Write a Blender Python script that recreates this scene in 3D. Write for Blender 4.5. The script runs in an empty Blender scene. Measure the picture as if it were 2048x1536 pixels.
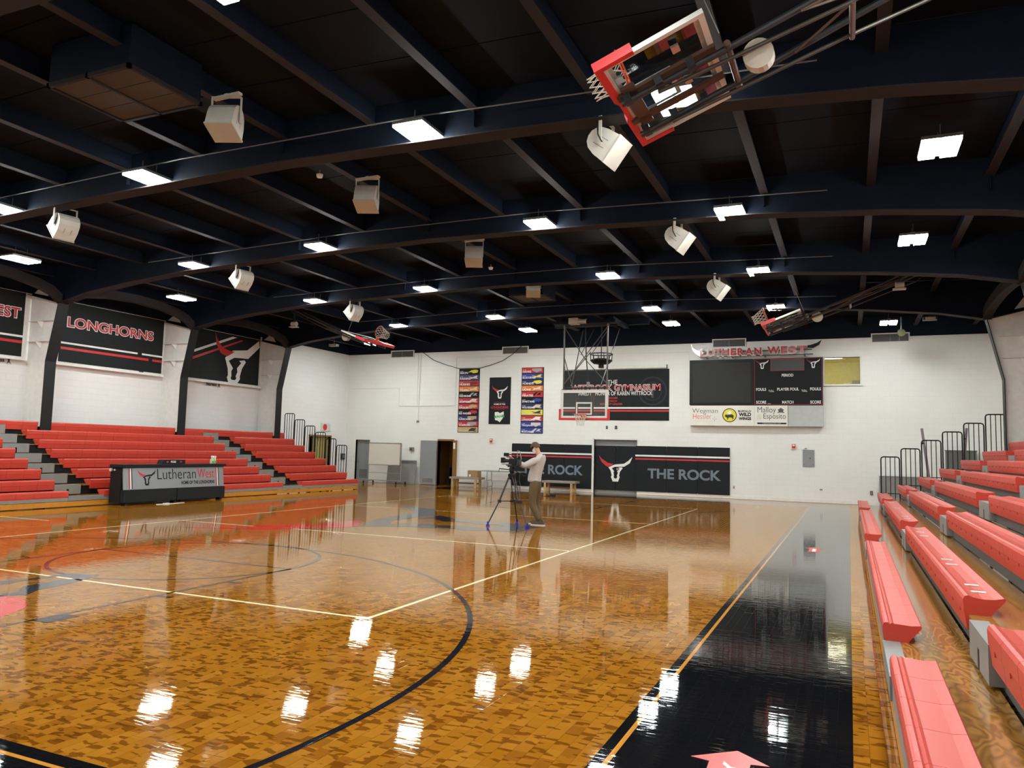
import bpy, bmesh, math, random
from mathutils import Vector, Matrix
from mathutils.geometry import tessellate_polygon
random.seed(7)
C = bpy.context.scene.collection
SC = bpy.context.scene
PI = math.pi

# ---------------------------------------------------------------- camera, world, exposure
yaw, pitch, roll, FPX, CAMZ = math.radians(23.960), math.radians(4.987), math.radians(1.3996), 1518.8, 1.70
f0 = Vector((-math.sin(yaw), math.cos(yaw), 0)); r0 = Vector((math.cos(yaw), math.sin(yaw), 0)); u0 = Vector((0, 0, 1))
fw = f0*math.cos(pitch)+u0*math.sin(pitch); up = -f0*math.sin(pitch)+u0*math.cos(pitch)
rt = r0*math.cos(roll)+up*math.sin(roll); up = -r0*math.sin(roll)+up*math.cos(roll)
cd = bpy.data.cameras.new('camera'); cam = bpy.data.objects.new('camera', cd); C.objects.link(cam)
M = Matrix((rt, up, -fw)).transposed().to_4x4(); M.translation = Vector((0, 0, CAMZ)); cam.matrix_world = M
cd.sensor_width = 36; cd.lens = FPX*36/2048; cd.clip_start = .05; cd.clip_end = 200
SC.camera = cam
SC.view_settings.view_transform = 'Standard'; SC.view_settings.look = 'None'
SC.view_settings.gamma = 1; SC.view_settings.use_curve_mapping = False
SC.view_settings.exposure = 0.0
LAMP = 152.0            # radiance of the gym light lenses
w = bpy.data.worlds.new('world'); SC.world = w; w.use_nodes = True
w.node_tree.nodes['Background'].inputs[0].default_value = (.02, .02, .025, 1)
w.node_tree.nodes['Background'].inputs[1].default_value = .3

# ---------------------------------------------------------------- materials
def lin(c): return tuple(((v/255+.055)/1.055)**2.4 if v/255 > .04045 else v/255/12.92 for v in c)
def nodes(name):
    m = bpy.data.materials.new(name); m.use_nodes = True
    nt = m.node_tree; return m, nt, nt.nodes['Principled BSDF']
def N(nt, typ, **kw):
    n = nt.nodes.new(typ)
    for k, v in kw.items(): setattr(n, k, v)
    return n
def math_(nt, op, a, b=None, c=None):
    n = N(nt, 'ShaderNodeMath', operation=op)
    for i, x in enumerate((a, b, c)):
        if x is None: continue
        if isinstance(x, (int, float)): n.inputs[i].default_value = x
        else: nt.links.new(x, n.inputs[i])
    return n.outputs[0]
def mix(nt, fac, a, b):
    n = N(nt, 'ShaderNodeMix', data_type='RGBA')
    for s, x in ((n.inputs[0], fac), (n.inputs[6], a), (n.inputs[7], b)):
        if isinstance(x, (int, float)): s.default_value = x
        elif isinstance(x, tuple): s.default_value = x+(1,) if len(x) == 3 else x
        else: nt.links.new(x, s)
    return n.outputs[2]
MC = {}
def mat(name, col, rough=.5, metal=0, var=.12, scale=6, bump=0, spec=.5, emit=None, estr=0):
    if name in MC: return MC[name]
    m, nt, b = nodes(name)
    tc = N(nt, 'ShaderNodeTexCoord'); no = N(nt, 'ShaderNodeTexNoise'); no.inputs['Scale'].default_value = scale
    no.inputs['Detail'].default_value = 3
    nt.links.new(tc.outputs['Object'], no.inputs['Vector'])
    d = tuple(max(0, x*(1-var)) for x in col); l = tuple(min(1, x*(1+var)) for x in col)
    nt.links.new(mix(nt, no.outputs[0], d, l), b.inputs['Base Color'])
    b.inputs['Roughness'].default_value = rough; b.inputs['Metallic'].default_value = metal
    b.inputs['Specular IOR Level'].default_value = spec
    if bump:
        bp = N(nt, 'ShaderNodeBump'); bp.inputs['Strength'].default_value = bump; bp.inputs['Distance'].default_value = .01
        nt.links.new(no.outputs[0], bp.inputs['Height']); nt.links.new(bp.outputs[0], b.inputs['Normal'])
    if emit:
        b.inputs['Emission Color'].default_value = emit+(1,); b.inputs['Emission Strength'].default_value = estr
    MC[name] = m; return m
def rgb(r, g, b): return lin((r, g, b))

def block_wall(name, col, ax):
    m, nt, b = nodes(name)
    g = N(nt, 'ShaderNodeNewGeometry'); s = N(nt, 'ShaderNodeSeparateXYZ'); nt.links.new(g.outputs['Position'], s.inputs[0])
    c = N(nt, 'ShaderNodeCombineXYZ'); nt.links.new(s.outputs[ax], c.inputs[0]); nt.links.new(s.outputs[2], c.inputs[1])
    br = N(nt, 'ShaderNodeTexBrick'); nt.links.new(c.outputs[0], br.inputs['Vector'])
    br.inputs['Scale'].default_value = 1; br.inputs['Brick Width'].default_value = .4; br.inputs['Row Height'].default_value = .2
    br.inputs['Mortar Size'].default_value = .006; br.inputs['Mortar Smooth'].default_value = .4
    br.inputs['Color1'].default_value = (1, 1, 1, 1); br.inputs['Color2'].default_value = (.985, .985, .985, 1); br.inputs['Mortar'].default_value = (.93, .93, .93, 1)
    no = N(nt, 'ShaderNodeTexNoise'); no.inputs['Scale'].default_value = 1.3; nt.links.new(g.outputs['Position'], no.inputs['Vector'])
    base = mix(nt, no.outputs[0], tuple(x*.96 for x in col), tuple(x*1.03 for x in col))
    mm = N(nt, 'ShaderNodeMix', data_type='RGBA', blend_type='MULTIPLY'); mm.inputs[0].default_value = 1
    nt.links.new(base, mm.inputs[6]); nt.links.new(br.outputs['Color'], mm.inputs[7]); nt.links.new(mm.outputs[2], b.inputs['Base Color'])
    bp = N(nt, 'ShaderNodeBump'); bp.inputs['Strength'].default_value = .35; bp.inputs['Distance'].default_value = .01
    nt.links.new(math_(nt, 'SUBTRACT', 1, br.outputs['Fac']), bp.inputs['Height']); nt.links.new(bp.outputs[0], b.inputs['Normal'])
    b.inputs['Roughness'].default_value = .45; return m

SW = 1.33/15      # width of one floor strip
def floor_nodes(nt, b, rough=.03, bstr=1.0):
    g = N(nt, 'ShaderNodeNewGeometry'); s = N(nt, 'ShaderNodeSeparateXYZ'); nt.links.new(g.outputs['Position'], s.inputs[0])
    x, y = s.outputs[0], s.outputs[1]
    sid = math_(nt, 'FLOOR', math_(nt, 'DIVIDE', x, SW))
    # shallow cupping across the boards and slow waviness along them, as in the lacquer
    def nz(sx, sy, zk, det=2):
        c = N(nt, 'ShaderNodeCombineXYZ'); nt.links.new(math_(nt, 'MULTIPLY', x, sx), c.inputs[0]); nt.links.new(math_(nt, 'MULTIPLY', y, sy), c.inputs[1])
        nt.links.new(math_(nt, 'MULTIPLY', sid, zk), c.inputs[2])
        n = N(nt, 'ShaderNodeTexNoise'); n.inputs['Scale'].default_value = 1; n.inputs['Detail'].default_value = det
        nt.links.new(c.outputs[0], n.inputs['Vector']); return n.outputs[0]
    h = math_(nt, 'ADD', math_(nt, 'MULTIPLY', nz(2.6, 30, .0, 2), .55), math_(nt, 'MULTIPLY', nz(2.0, 11, 3.1, 1), .7))
    fr = math_(nt, 'ABSOLUTE', math_(nt, 'SUBTRACT', math_(nt, 'FRACT', math_(nt, 'DIVIDE', x, SW)), .5))
    groove = math_(nt, 'MULTIPLY', math_(nt, 'GREATER_THAN', fr, .485), .25)
    h = math_(nt, 'SUBTRACT', h, groove)
    bp = N(nt, 'ShaderNodeBump'); bp.inputs['Strength'].default_value = bstr; bp.inputs['Distance'].default_value = .0008
    nt.links.new(h, bp.inputs['Height']); nt.links.new(bp.outputs[0], b.inputs['Normal'])
    b.inputs['Roughness'].default_value = rough
    b.inputs['Specular IOR Level'].default_value = .5
    return x, y, sid, nz, fr
def floor_wood():
    m, nt, b = nodes('lacquered_wood_block')
    x, y, sid, nz, fr = floor_nodes(nt, b)
    # one random tone per block inside a strip
    wn = N(nt, 'ShaderNodeTexWhiteNoise', noise_dimensions='1D'); nt.links.new(sid, wn.inputs['W'])
    blk = math_(nt, 'FLOOR', math_(nt, 'ADD', math_(nt, 'DIVIDE', y, .14), math_(nt, 'MULTIPLY', wn.outputs[0], 37)))
    c = N(nt, 'ShaderNodeCombineXYZ'); nt.links.new(sid, c.inputs[0]); nt.links.new(blk, c.inputs[1])
    wb = N(nt, 'ShaderNodeTexWhiteNoise', noise_dimensions='3D'); nt.links.new(c.outputs[0], wb.inputs['Vector'])
    patch = nz(6, 17, 5.7, 1.5)
    big = nz(.5, .5, 0, 3)
    th = math_(nt, 'SUBTRACT', .605, math_(nt, 'MULTIPLY', big, .10))
    dark = math_(nt, 'MULTIPLY', math_(nt, 'SUBTRACT', patch, th), 30)
    dk = N(nt, 'ShaderNodeClamp'); nt.links.new(dark, dk.inputs[0])
    base = mix(nt, wb.outputs[0], rgb(147, 93, 22), rgb(163, 108, 34))
    base = mix(nt, math_(nt, 'MULTIPLY', math_(nt, 'GREATER_THAN', wb.outputs[0], .88), .7), base, rgb(122, 70, 14))
    base = mix(nt, math_(nt, 'MULTIPLY', dk.outputs[0], .8), base, rgb(98, 52, 7))
    base = mix(nt, math_(nt, 'MULTIPLY', math_(nt, 'GREATER_THAN', fr, .485), .35), base, rgb(90, 50, 18))
    # amber lacquer: a warm mirror over the wood, weighted by the Fresnel term
    df = N(nt, 'ShaderNodeBsdfDiffuse'); nt.links.new(base, df.inputs['Color'])
    gl = N(nt, 'ShaderNodeBsdfGlossy'); gl.inputs['Color'].default_value = (1, .93, .82, 1); gl.inputs['Roughness'].default_value = .035
    fz = N(nt, 'ShaderNodeFresnel'); fz.inputs['IOR'].default_value = 1.45
    bump = b.inputs['Normal'].links[0].from_socket
    for n_ in (df, gl, fz): nt.links.new(bump, n_.inputs['Normal'])
    ms = N(nt, 'ShaderNodeMixShader'); nt.links.new(math_(nt, 'MULTIPLY', fz.outputs[0], .95), ms.inputs[0]); nt.links.new(df.outputs[0], ms.inputs[1]); nt.links.new(gl.outputs[0], ms.inputs[2])
    nt.links.new(ms.outputs[0], nt.nodes['Material Output'].inputs['Surface']); return m
def floor_paint(name, col, rough=.03):
    m, nt, b = nodes(name)
    x, y, sid, nz, fr = floor_nodes(nt, b, rough)
    nt.links.new(mix(nt, nz(.7, 7, 0, 3), tuple(v*.85 for v in col), tuple(min(1, v*1.12) for v in col)), b.inputs['Base Color'])
    return m
def plywood():
    m, nt, b = nodes('varnished_plywood')
    g = N(nt, 'ShaderNodeNewGeometry'); mp = N(nt, 'ShaderNodeMapping'); mp.inputs['Scale'].default_value = (2.6, .75, 1)
    nt.links.new(g.outputs['Position'], mp.inputs[0])
    no = N(nt, 'ShaderNodeTexNoise'); no.inputs['Scale'].default_value = 1.9; no.inputs['Detail'].default_value = 2.5; no.inputs['Distortion'].default_value = .25
    nt.links.new(mp.outputs[0], no.inputs['Vector'])
    rings = math_(nt, 'FRACT', math_(nt, 'MULTIPLY', no.outputs[0], 12))
    tri = math_(nt, 'ABSOLUTE', math_(nt, 'SUBTRACT', math_(nt, 'MULTIPLY', rings, 2), 1))
    cr = N(nt, 'ShaderNodeValToRGB'); nt.links.new(tri, cr.inputs[0])
    cr.color_ramp.elements[0].color = lin((128, 86, 36))+(1,); cr.color_ramp.elements[1].color = lin((166, 118, 58))+(1,)
    cr.color_ramp.elements[0].position = .02; cr.color_ramp.elements[1].position = .9
    nt.links.new(cr.outputs[0], b.inputs['Base Color']); b.inputs['Roughness'].default_value = .13; return m

M_FLOOR = floor_wood(); M_PLY = plywood()
M_BLK = floor_paint('floor_paint_black', (.006, .006, .007)); M_LINEB = floor_paint('floor_line_black', (.012, .012, .016))
M_CREAM = floor_paint('floor_line_cream', rgb(236, 222, 176)); M_GOLD = floor_paint('floor_line_gold', rgb(196, 132, 52))
M_REDF = floor_paint('floor_paint_red', rgb(205, 40, 40)); M_GREYF = floor_paint('floor_paint_charcoal', (.03, .032, .04))
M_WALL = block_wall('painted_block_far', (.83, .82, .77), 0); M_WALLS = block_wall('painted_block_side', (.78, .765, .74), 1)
M_WHITE = mat('white_paint', (.78, .76, .71), .5); M_CREAMP = mat('cream_panel', (.80, .77, .69), .5, var=.03)
M_DECK = mat('navy_black_deck', (.0062, .0070, .0100), .75, var=.3, scale=3, spec=.08); M_STEEL = mat('navy_black_steel', (.0045, .0076, .0155), .65, var=.25, spec=.12)
M_FLANGE = mat('dark_brown_flange', (.024, .0195, .0195), .65, spec=.12); M_BLACK = mat('black_paint', (.010, .010, .011), .5, spec=.25)
M_CLOTH = mat('black_vinyl', (.0125, .0145, .0155), .6, var=.2, scale=9, spec=.2); M_RED = mat('red_plastic', rgb(196, 62, 47), .42, var=.07, scale=2)
M_GREY = mat('grey_steel', rgb(130, 129, 125), .45); M_DGREY = mat('dark_grey_steel', rgb(92, 92, 90), .5)
M_DOOR = mat('grey_door', rgb(138, 141, 143), .45, var=.05); M_WOOD = mat('orange_wood', rgb(196, 128, 36), .35, var=.2, scale=12)
M_OAK = mat('pale_timber', rgb(200, 158, 100), .55, var=.15, scale=14); M_BROWN = mat('brown_timber', rgb(132, 92, 40), .5, var=.2, scale=10)
M_INKW = mat('white_print', (.82, .81, .78), .5, var=.02); M_INKR = mat('red_print', rgb(196, 44, 46), .5, var=.05); M_INKK = mat('black_print', (.010, .0115, .012), .6, spec=.2)
M_INKG = mat('grey_print', rgb(112, 122, 132), .55, var=.03); M_LENS = mat('lamp_lens', (.9, .9, .9), .4, emit=(.935, 1.0, .985), estr=LAMP)
M_SPK = mat('speaker_grey', rgb(196, 192, 182), .6); M_METAL = mat('galvanised_metal', rgb(170, 170, 168), .35, .8); M_PIPE = mat('dark_grey_pipe', rgb(52, 54, 58), .4, .3)
M_PAD = mat('red_padding', rgb(214, 36, 40), .45, var=.05); M_RIM = mat('orange_rim', rgb(226, 82, 34), .4); M_NET = mat('white_net', rgb(226, 220, 206), .7)
M_RUST = mat('brown_steel', rgb(84, 60, 50), .5)
m, nt, b = nodes('clear_glass'); b.inputs['Base Color'].default_value = (.93, .97, .96, 1); b.inputs['Transmission Weight'].default_value = 1
b.inputs['Roughness'].default_value = .0; b.inputs['IOR'].default_value = 1.45; M_GLASS = m

# ---------------------------------------------------------------- mesh helpers
WL = {}
class MB:
    def __init__(s): s.v = []; s.f = []; s.mi = []; s.cur = 0
    def add(s, vs, fs):
        o = len(s.v); s.v += [Vector(v) for v in vs]; s.f += [tuple(i+o for i in f) for f in fs]; s.mi += [s.cur]*len(fs); return s
    def box(s, x0, x1, y0, y1, z0, z1):
        if x0 > x1: x0, x1 = x1, x0
        if y0 > y1: y0, y1 = y1, y0
        return s.add([(x0, y0, z0), (x1, y0, z0), (x1, y1, z0), (x0, y1, z0), (x0, y0, z1), (x1, y0, z1), (x1, y1, z1), (x0, y1, z1)],
                     [(0, 3, 2, 1), (4, 5, 6, 7), (0, 1, 5, 4), (1, 2, 6, 5), (2, 3, 7, 6), (3, 0, 4, 7)])
    def obox(s, c, ax, ay, az):      # centre and three half axes
        c, ax, ay, az = map(Vector, (c, ax, ay, az))
        return s.add([c+ax*i+ay*j+az*k for k in (-1, 1) for i, j in ((-1, -1), (1, -1), (1, 1), (-1, 1))],
                     [(0, 3, 2, 1), (4, 5, 6, 7), (0, 1, 5, 4), (1, 2, 6, 5), (2, 3, 7, 6), (3, 0, 4, 7)])
    def bar(s, p, q, wd, th, upv=(0, 0, 1)):
        p, q = Vector(p), Vector(q); d = q-p; L = d.length; d.normalize()
        a = d.cross(Vector(upv));
        if a.length < 1e-4: a = d.cross(Vector((1, 0, 0)))
        a.normalize(); b_ = d.cross(a)
        return s.obox((p+q)/2, a*wd/2, b_*th/2, d*L/2)
    def tube(s, pts, r, n=8, closed=False, caps=True):
        pts = [Vector(p) for p in pts]; o = len(s.v); K = len(pts)
        prev = None
        for i, p in enumerate(pts):
            if closed: d = pts[(i+1) % K]-pts[i-1]
            else: d = pts[min(i+1, K-1)]-pts[max(i-1, 0)]
            d.normalize()
            if prev is None:
                a = d.cross(Vector((0, 0, 1)))
                if a.length < .05: a = d.cross(Vector((1, 0, 0)))
            else: a = prev-d*prev.dot(d)
            a.normalize(); prev = a; b_ = d.cross(a)
            rr = r[i] if isinstance(r, (list, tuple)) else r
            s.v += [p+(a*math.cos(2*PI*k/n)+b_*math.sin(2*PI*k/n))*rr for k in range(n)]
        R = K if closed else K-1
        for i in range(R):
            j = (i+1) % K
            for k in range(n):
                s.f.append((o+i*n+k, o+i*n+(k+1) % n, o+j*n+(k+1) % n, o+j*n+k)); s.mi.append(s.cur)
        if caps and not closed:
            s.f += [tuple(o+k for k in reversed(range(n))), tuple(o+(K-1)*n+k for k in range(n))]; s.mi += [s.cur]*2
        return s
    def flat(s, poly, fn):
        t = tessellate_polygon([[Vector((p[0], p[1], 0)) for p in poly]])
        return s.add([fn(p[0], p[1], 0) for p in poly], t)
    def prism(s, poly, fn, w0, w1):
        n = len(poly); t = tessellate_polygon([[Vector((p[0], p[1], 0)) for p in poly]])
        a = [fn(p[0], p[1], w0) for p in poly]+[fn(p[0], p[1], w1) for p in poly]
        return s.add(a, [tuple(x) for x in t]+[tuple(n+i for i in reversed(x)) for x in t]+[(i, (i+1) % n, n+(i+1) % n, n+i) for i in range(n)])
    def lathe(s, prof, c, n=16):     # prof: (r, z) about a vertical axis through c
        o = len(s.v); c = Vector(c)
        for r, z in prof: s.v += [c+Vector((r*math.cos(2*PI*k/n), r*math.sin(2*PI*k/n), z)) for k in range(n)]
        for i in range(len(prof)-1):
            for k in range(n): s.f.append((o+i*n+k, o+i*n+(k+1) % n, o+(i+1)*n+(k+1) % n, o+(i+1)*n+k)); s.mi.append(s.cur)
        s.f += [tuple(o+k for k in reversed(range(n))), tuple(o+(len(prof)-1)*n+k for k in range(n))]; s.mi += [s.cur]*2
        return s
    def xform(s, M): s.v = [M @ v for v in s.v]; return s
    def build(s, name, m, parent=None, loc=None, smooth=False, bev=0):
        if parent is not None: loc = WL[parent]
        elif loc is None: loc = Vector((0, 0, 0))
        loc = Vector(loc)
        me = bpy.data.meshes.new(name); me.from_pydata([v-loc for v in s.v], [], s.f); me.validate()
        for x in (m if isinstance(m, list) else [m]): me.materials.append(x)
        if isinstance(m, list) and len(me.polygons) == len(s.mi): me.polygons.foreach_set('material_index', s.mi)
        bm = bmesh.new(); bm.from_mesh(me); bmesh.ops.recalc_face_normals(bm, faces=bm.faces)
        if bev: bmesh.ops.bevel(bm, geom=bm.edges[:], offset=bev, segments=2, affect='EDGES', clamp_overlap=True)
        bm.to_mesh(me); bm.free()
        if smooth: me.polygons.foreach_set('use_smooth', [True]*len(me.polygons))
        o = bpy.data.objects.new(name, me); C.objects.link(o)
        if parent is not None: o.parent = parent
        else: o.location = loc
        WL[o] = loc
        return o
def tag(o, label=None, cat=None, group=None, kind=None):
    for k, v in (('label', label), ('category', cat), ('group', group), ('kind', kind)):
        if v: o[k] = v
    return o
def thing(name, loc, label, cat, group=None):
    o = bpy.data.objects.new(name, None); C.objects.link(o); o.location = loc; WL[o] = Vector(loc)
    o.empty_display_size = .1; return tag(o, label, cat, group)
def dup(root, loc, label, rotz=0, group=None):
    r = root.copy(); C.objects.link(r); r.location = loc; r.rotation_euler = (0, 0, rotz); r['label'] = label; WL[r] = Vector(loc)
    if group: r['group'] = group
    for ch in list(root.children):
        c = ch.copy(); C.objects.link(c); c.parent = r
        for g in ch.children:
            d = g.copy(); C.objects.link(d); d.parent = c
    return r
def S(mb, name, m, parent=None, **k): return tag(mb.build(name, m, parent, **k), kind='structure')
# maps from a flat drawing to a surface
def far(Y): return lambda u, v, w=0: Vector((u, Y-w, v))
def leftw(X): return lambda u, v, w=0: Vector((X+w, u, v))
def flr(z): return lambda u, v, w=0: Vector((u, v, z+w))
def txt(mb, s, fn, u0, u1, v0, v1, bold=0, w=0, depth=0, keep=False):
    cu = bpy.data.curves.new('t', 'FONT'); cu.body = s; cu.offset = bold; cu.resolution_u = 6; cu.fill_mode = 'FRONT' if depth == 0 else 'BOTH'
    if depth: cu.extrude = .5
    ob = bpy.data.objects.new('t', cu); me = ob.to_mesh()
    xs = [v.co.x for v in me.vertices]; ys = [v.co.y for v in me.vertices]
    if not xs: return mb
    a, b_, c, d = min(xs), max(xs), min(ys), max(ys)
    kx, ky = (u1-u0)/(b_-a), (v1-v0)/(d-c)
    if keep: kx = ky = min(kx, ky)
    du = (u1-u0-(b_-a)*kx)/2 if keep else 0
    mb.add([fn(u0+du+(v.co.x-a)*kx, v0+(v.co.y-c)*ky, w+(v.co.z+.5)*depth) for v in me.vertices], [tuple(p.vertices) for p in me.polygons])
    ob.to_mesh_clear(); bpy.data.objects.remove(ob); bpy.data.curves.remove(cu); return mb
def logo_pts(p, cx=712, cy=900, k=500): return [((x-cx)/k, -(y-cy)/k) for x, y in p]
LOGO_R = logo_pts([(205, 535), (290, 640), (480, 755), (655, 788), (490, 880), (430, 852), (285, 722), (240, 620)])
LOGO_W = logo_pts([(500, 885), (690, 800), (960, 770), (1090, 680), (1205, 570), (1130, 750), (965, 855), (690, 865), (600, 910), (672, 992), (652, 1030), (668, 1110), (658, 1165), (685, 1198), (740, 1198), (765, 1165), (755, 1110), (782, 1035), (757, 995), (828, 918), (788, 888), (880, 872), (925, 895), (840, 1005), (818, 1115), (835, 1160), (790, 1285), (630, 1285), (578, 1152), (600, 1110), (565, 975)])
def logo(parent, fn, cu, cv, k, mw, mr, w=.0, kv=None):
    kv = kv or k
    for pts, mm, nm in ((LOGO_R, mr, 'emblem_horn'), (LOGO_W, mw, 'emblem_skull')):
        MB().prism(pts, lambda u, v, q=0: fn(cu+u*k, cv+v*kv, w+q), 0, .003).build(nm, mm, parent)

# ---------------------------------------------------------------- the room
XL, XR, YN, YF, XC = -22.8, 5.06, -.6, 31.2, -8.87
def deck_z(x): return 7.31-.03*abs(x-XC)
def grid_wall(u0, u1, v0, v1, holes, put):
    us = sorted({u0, u1, *[h[0] for h in holes], *[h[1] for h in holes]}); vs = sorted({v0, v1, *[h[2] for h in holes], *[h[3] for h in holes]})
    for a, b_ in zip(us, us[1:]):
        for c, d in zip(vs, vs[1:]):
            if any(h[0]-1e-6 <= a and b_ <= h[1]+1e-6 and h[2]-1e-6 <= c and d <= h[3]+1e-6 for h in holes): continue
            put(a, b_, c, d)
# floor: slab with a shallow bed in the foreground where the strips are laid one by one
PX0, PX1, PY0, PY1 = -54*SW, 3*SW, 2.75, 7.15
fb = MB()
grid_wall(XL-.3, XR+.3, YN-.2, YF+3.2, [(PX0, PX1, PY0, PY1)], lambda a, b_, c, d: fb.box(a, b_, c, d, -.06, 0))
fb.box(PX0, PX1, PY0, PY1, -.06, -.012)
floor = S(fb, 'floor', M_FLOOR)
def plank_mesh(L, m, nm):
    o = MB().box(-SW/2+.0006, SW/2-.0006, .0006, L-.0006, -.0115, 0); me = bpy.data.meshes.new(nm); me.from_pydata(o.v, [], o.f); me.materials.append(m); return me
PL = {(h, k): plank_mesh(1.1 if h else .55, (M_FLOOR, M_BLK)[k], 'plank') for h in (0, 1) for k in (0, 1)}
for i in range(-54, 3):
    y = PY0; first = i % 2
    while y < PY1-.01:
        h = 0 if (first or PY1-y < .6) else 1; first = 0
        o = bpy.data.objects.new('plank', PL[(h, 1 if -15 <= i < 0 else 0)]); C.objects.link(o); o.parent = floor
        o.location = ((i+.5)*SW, y, 0); y += 1.1 if h else .55
def fmark(name, mb, m): return mb.build(name, m, floor)
def fline(mb, x0, x1, y0, y1, z=.0012): return mb.box(x0, x1, y0, y1, z-.0008, z)
mb = MB(); fline(mb, -15*SW, 0, PY1, 30.2, .0007); fline(mb, -15*SW, 0, YN, PY0, .0007); fmark('border_band', mb, M_BLK)
mb = MB(); fline(mb, -18, -15*SW, 1.0, 2.93, .0007); fmark('border_band', mb, M_BLK)
mb = MB(); fline(mb, -16.5, -15*SW, 28.35, 30.2, .0007); fmark('border_band', mb, M_BLK)
mb = MB(); fline(mb, -1.262, -1.232, 2.0, 29.0); fmark('border_line', mb, M_GOLD)
mb = MB(); fline(mb, -17, -1.262, 2.80, 2.83); fmark('border_line', mb, M_GOLD)
fmark('border_letter', MB().flat([(-4.65, 2.45), (-4.30, 2.50), (-4.33, 2.66), (-4.65, 2.70)], flr(.0013)), M_CREAM)
for x in (-4.40, -13.36): fmark('court_line', fline(MB(), x-.025, x+.025, 6.5, 24.5), M_CREAM)
for y0, y1, ya in ((-13.36, -9.1, 6.5), (-8.66, -4.4, 6.5), (-13.36, -11.25, 12.45), (-10.35, -4.4, 12.55), (-13.36, -11.6, 18.45), (-10.9, -4.4, 18.45), (-13.36, -4.4, 24.5)):
    fmark('court_line', fline(MB(), y0, y1, ya-.025, ya+.025), M_CREAM)
fmark('court_line', fline(MB(), -9.0, -8.72, 6.475, 6.525, .0016), M_CREAM)
fmark('court_line', fline(MB(), -17.0, -15.3, 10.76, 10.81), M_CREAM)
def arc(cx, cy, r, a0, a1, wd, n=64, z=.0014):
    mb = MB()
    for i in range(n):
        t0, t1 = a0+(a1-a0)*i/n, a0+(a1-a0)*(i+1)/n
        q = [(cx+rr*math.cos(t), cy+rr*math.sin(t), z) for rr, t in ((r-wd/2, t0), (r+wd/2, t0), (r+wd/2, t1), (r-wd/2, t1))]
        mb.add(q, [(0, 1, 2, 3)])
    return mb
for cy, sg in ((4.22, 1), (26.78, -1)):
    fmark('three_point_arc', arc(XC, cy, 6.04, -.18*sg, PI*sg+.18*sg, .055, 90), M_LINEB)
    bl = 2.93 if sg > 0 else 28.35; ft = 8.5 if sg > 0 else 22.5
    fmark('free_throw_circle', arc(XC, ft, 1.83, 0, 2*PI, .05, 64), M_LINEB)
    mb = MB()
    for s in (-1, 1): fline(mb, XC+s*1.83-.025, XC+s*1.83+.025, min(bl, ft), max(bl, ft), .0014)
    fline(mb, XC-1.83, XC+1.83, ft-.025, ft+.025, .0014); fmark('lane_line', mb, M_LINEB)
    mb = MB()
    for s in (-1, 1):
        for k in (2.1, 3.35, 4.4):
            y = bl+sg*k; wd = .17 if k == 2.1 else .03
            x = XC+s*1.86; fline(mb, x, x+s*.2, y-wd, y+wd, .0014)
    fmark('lane_mark', mb, M_LINEB)
# centre emblem: horns spread along the court, snout toward the right-hand side
cl = lambda u, v, q=0: Vector((-9.45-v*4.0, 15.45+u*4.0, .0016+q*.1))
fmark('centre_emblem_horn', MB().flat(LOGO_R, cl), M_REDF); fmark('centre_emblem_skull', MB().flat(LOGO_W, cl), M_GREYF)
fmark('lane_emblem', MB().flat([(-9.30, 5.4), (-9.26, 5.97), (-9.16, 6.19), (-9.07, 6.75), (-8.67, 6.84), (-8.49, 6.4), (-8.38, 5.84), (-8.21, 5.6), (-8.32, 5.5), (-8.47, 5.2), (-8.61, 5.2), (-8.46, 5.66), (-8.73, 5.91), (-8.77, 6.33), (-8.7, 6.48), (-8.96, 6.53), (-9.04, 6.37), (-9.06, 6.1), (-9.01, 5.93), (-9.09, 5.4)], flr(.0012)), M_GREYF)
fmark('lane_emblem', MB().flat([(-8.42, 5.2), (-8.40, 5.45), (-8.1, 5.49), (-7.73, 5.29), (-7.59, 5.16), (-7.38, 4.79), (-7.5, 4.5), (-8.1, 4.6)], flr(.0012)), M_REDF)

# far wall with its openings
D1 = (-22.2, -21.38, 0, 2.04); D2 = (-17.58, -16.72, 0, 2.06); D3 = (-9.95, -8.08, 0, 2.25); W1 = (-.81, .42, 4.49, 5.52)
mb = MB(); grid_wall(XL-.2, XR+.2, 0, 6.24, [D1, D2, D3, W1], lambda a, b_, c, d: mb.box(a, b_, YF, YF+.25, c, d)); wall_far = S(mb, 'wall_far', M_WALL)
MB().box(XL-.2, XR+.2, YF+.004, YF+.25, 6.24, 7.6).build('upper_wall', M_STEEL, wall_far)
S(MB().box(XL, D1[0], YF-.015, YF, .01, .13).box(D1[1], -18.5, YF-.015, YF, .01, .13).box(-16.4, -9.98, YF-.015, YF, .01, .13).box(-8.05, XR, YF-.015, YF, .01, .13), 'baseboard_far', M_WHITE)
# left wall
D4 = (28.4, 29.95, 0, 2.13)
mb = MB(); grid_wall(YN, YF, 0, 4.05, [D4], lambda a, b_, c, d: mb.box(XL-.25, XL, a, b_, c, d))
mb.box(XL-.25, XL, 24.95, YF, 4.05, 6.24); wall_left = S(mb, 'wall_left', M_WALLS)
MB().box(XL-.25, XL-.05, YN, 24.95, 4.05, 6.12).build('upper_siding', M_WHITE, wall_left)
MB().box(XL-.25, XL-.052, YN, 24.95, 6.12, 7.2).box(XL-.25, XL-.002, 24.95, YF, 6.24, 7.2).build('upper_wall', M_STEEL, wall_left)
mb = MB(); mb.box(XR, XR+.25, YN, YF, 0, 4.05).box(XR, XR+.25, 25.1, YF, 4.05, 6.24); wall_right = S(mb, 'wall_right', M_WALLS)
MB().box(XR+.05, XR+.25, YN, 25.1, 4.05, 6.12).build('upper_siding', M_WHITE, wall_right)
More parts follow.
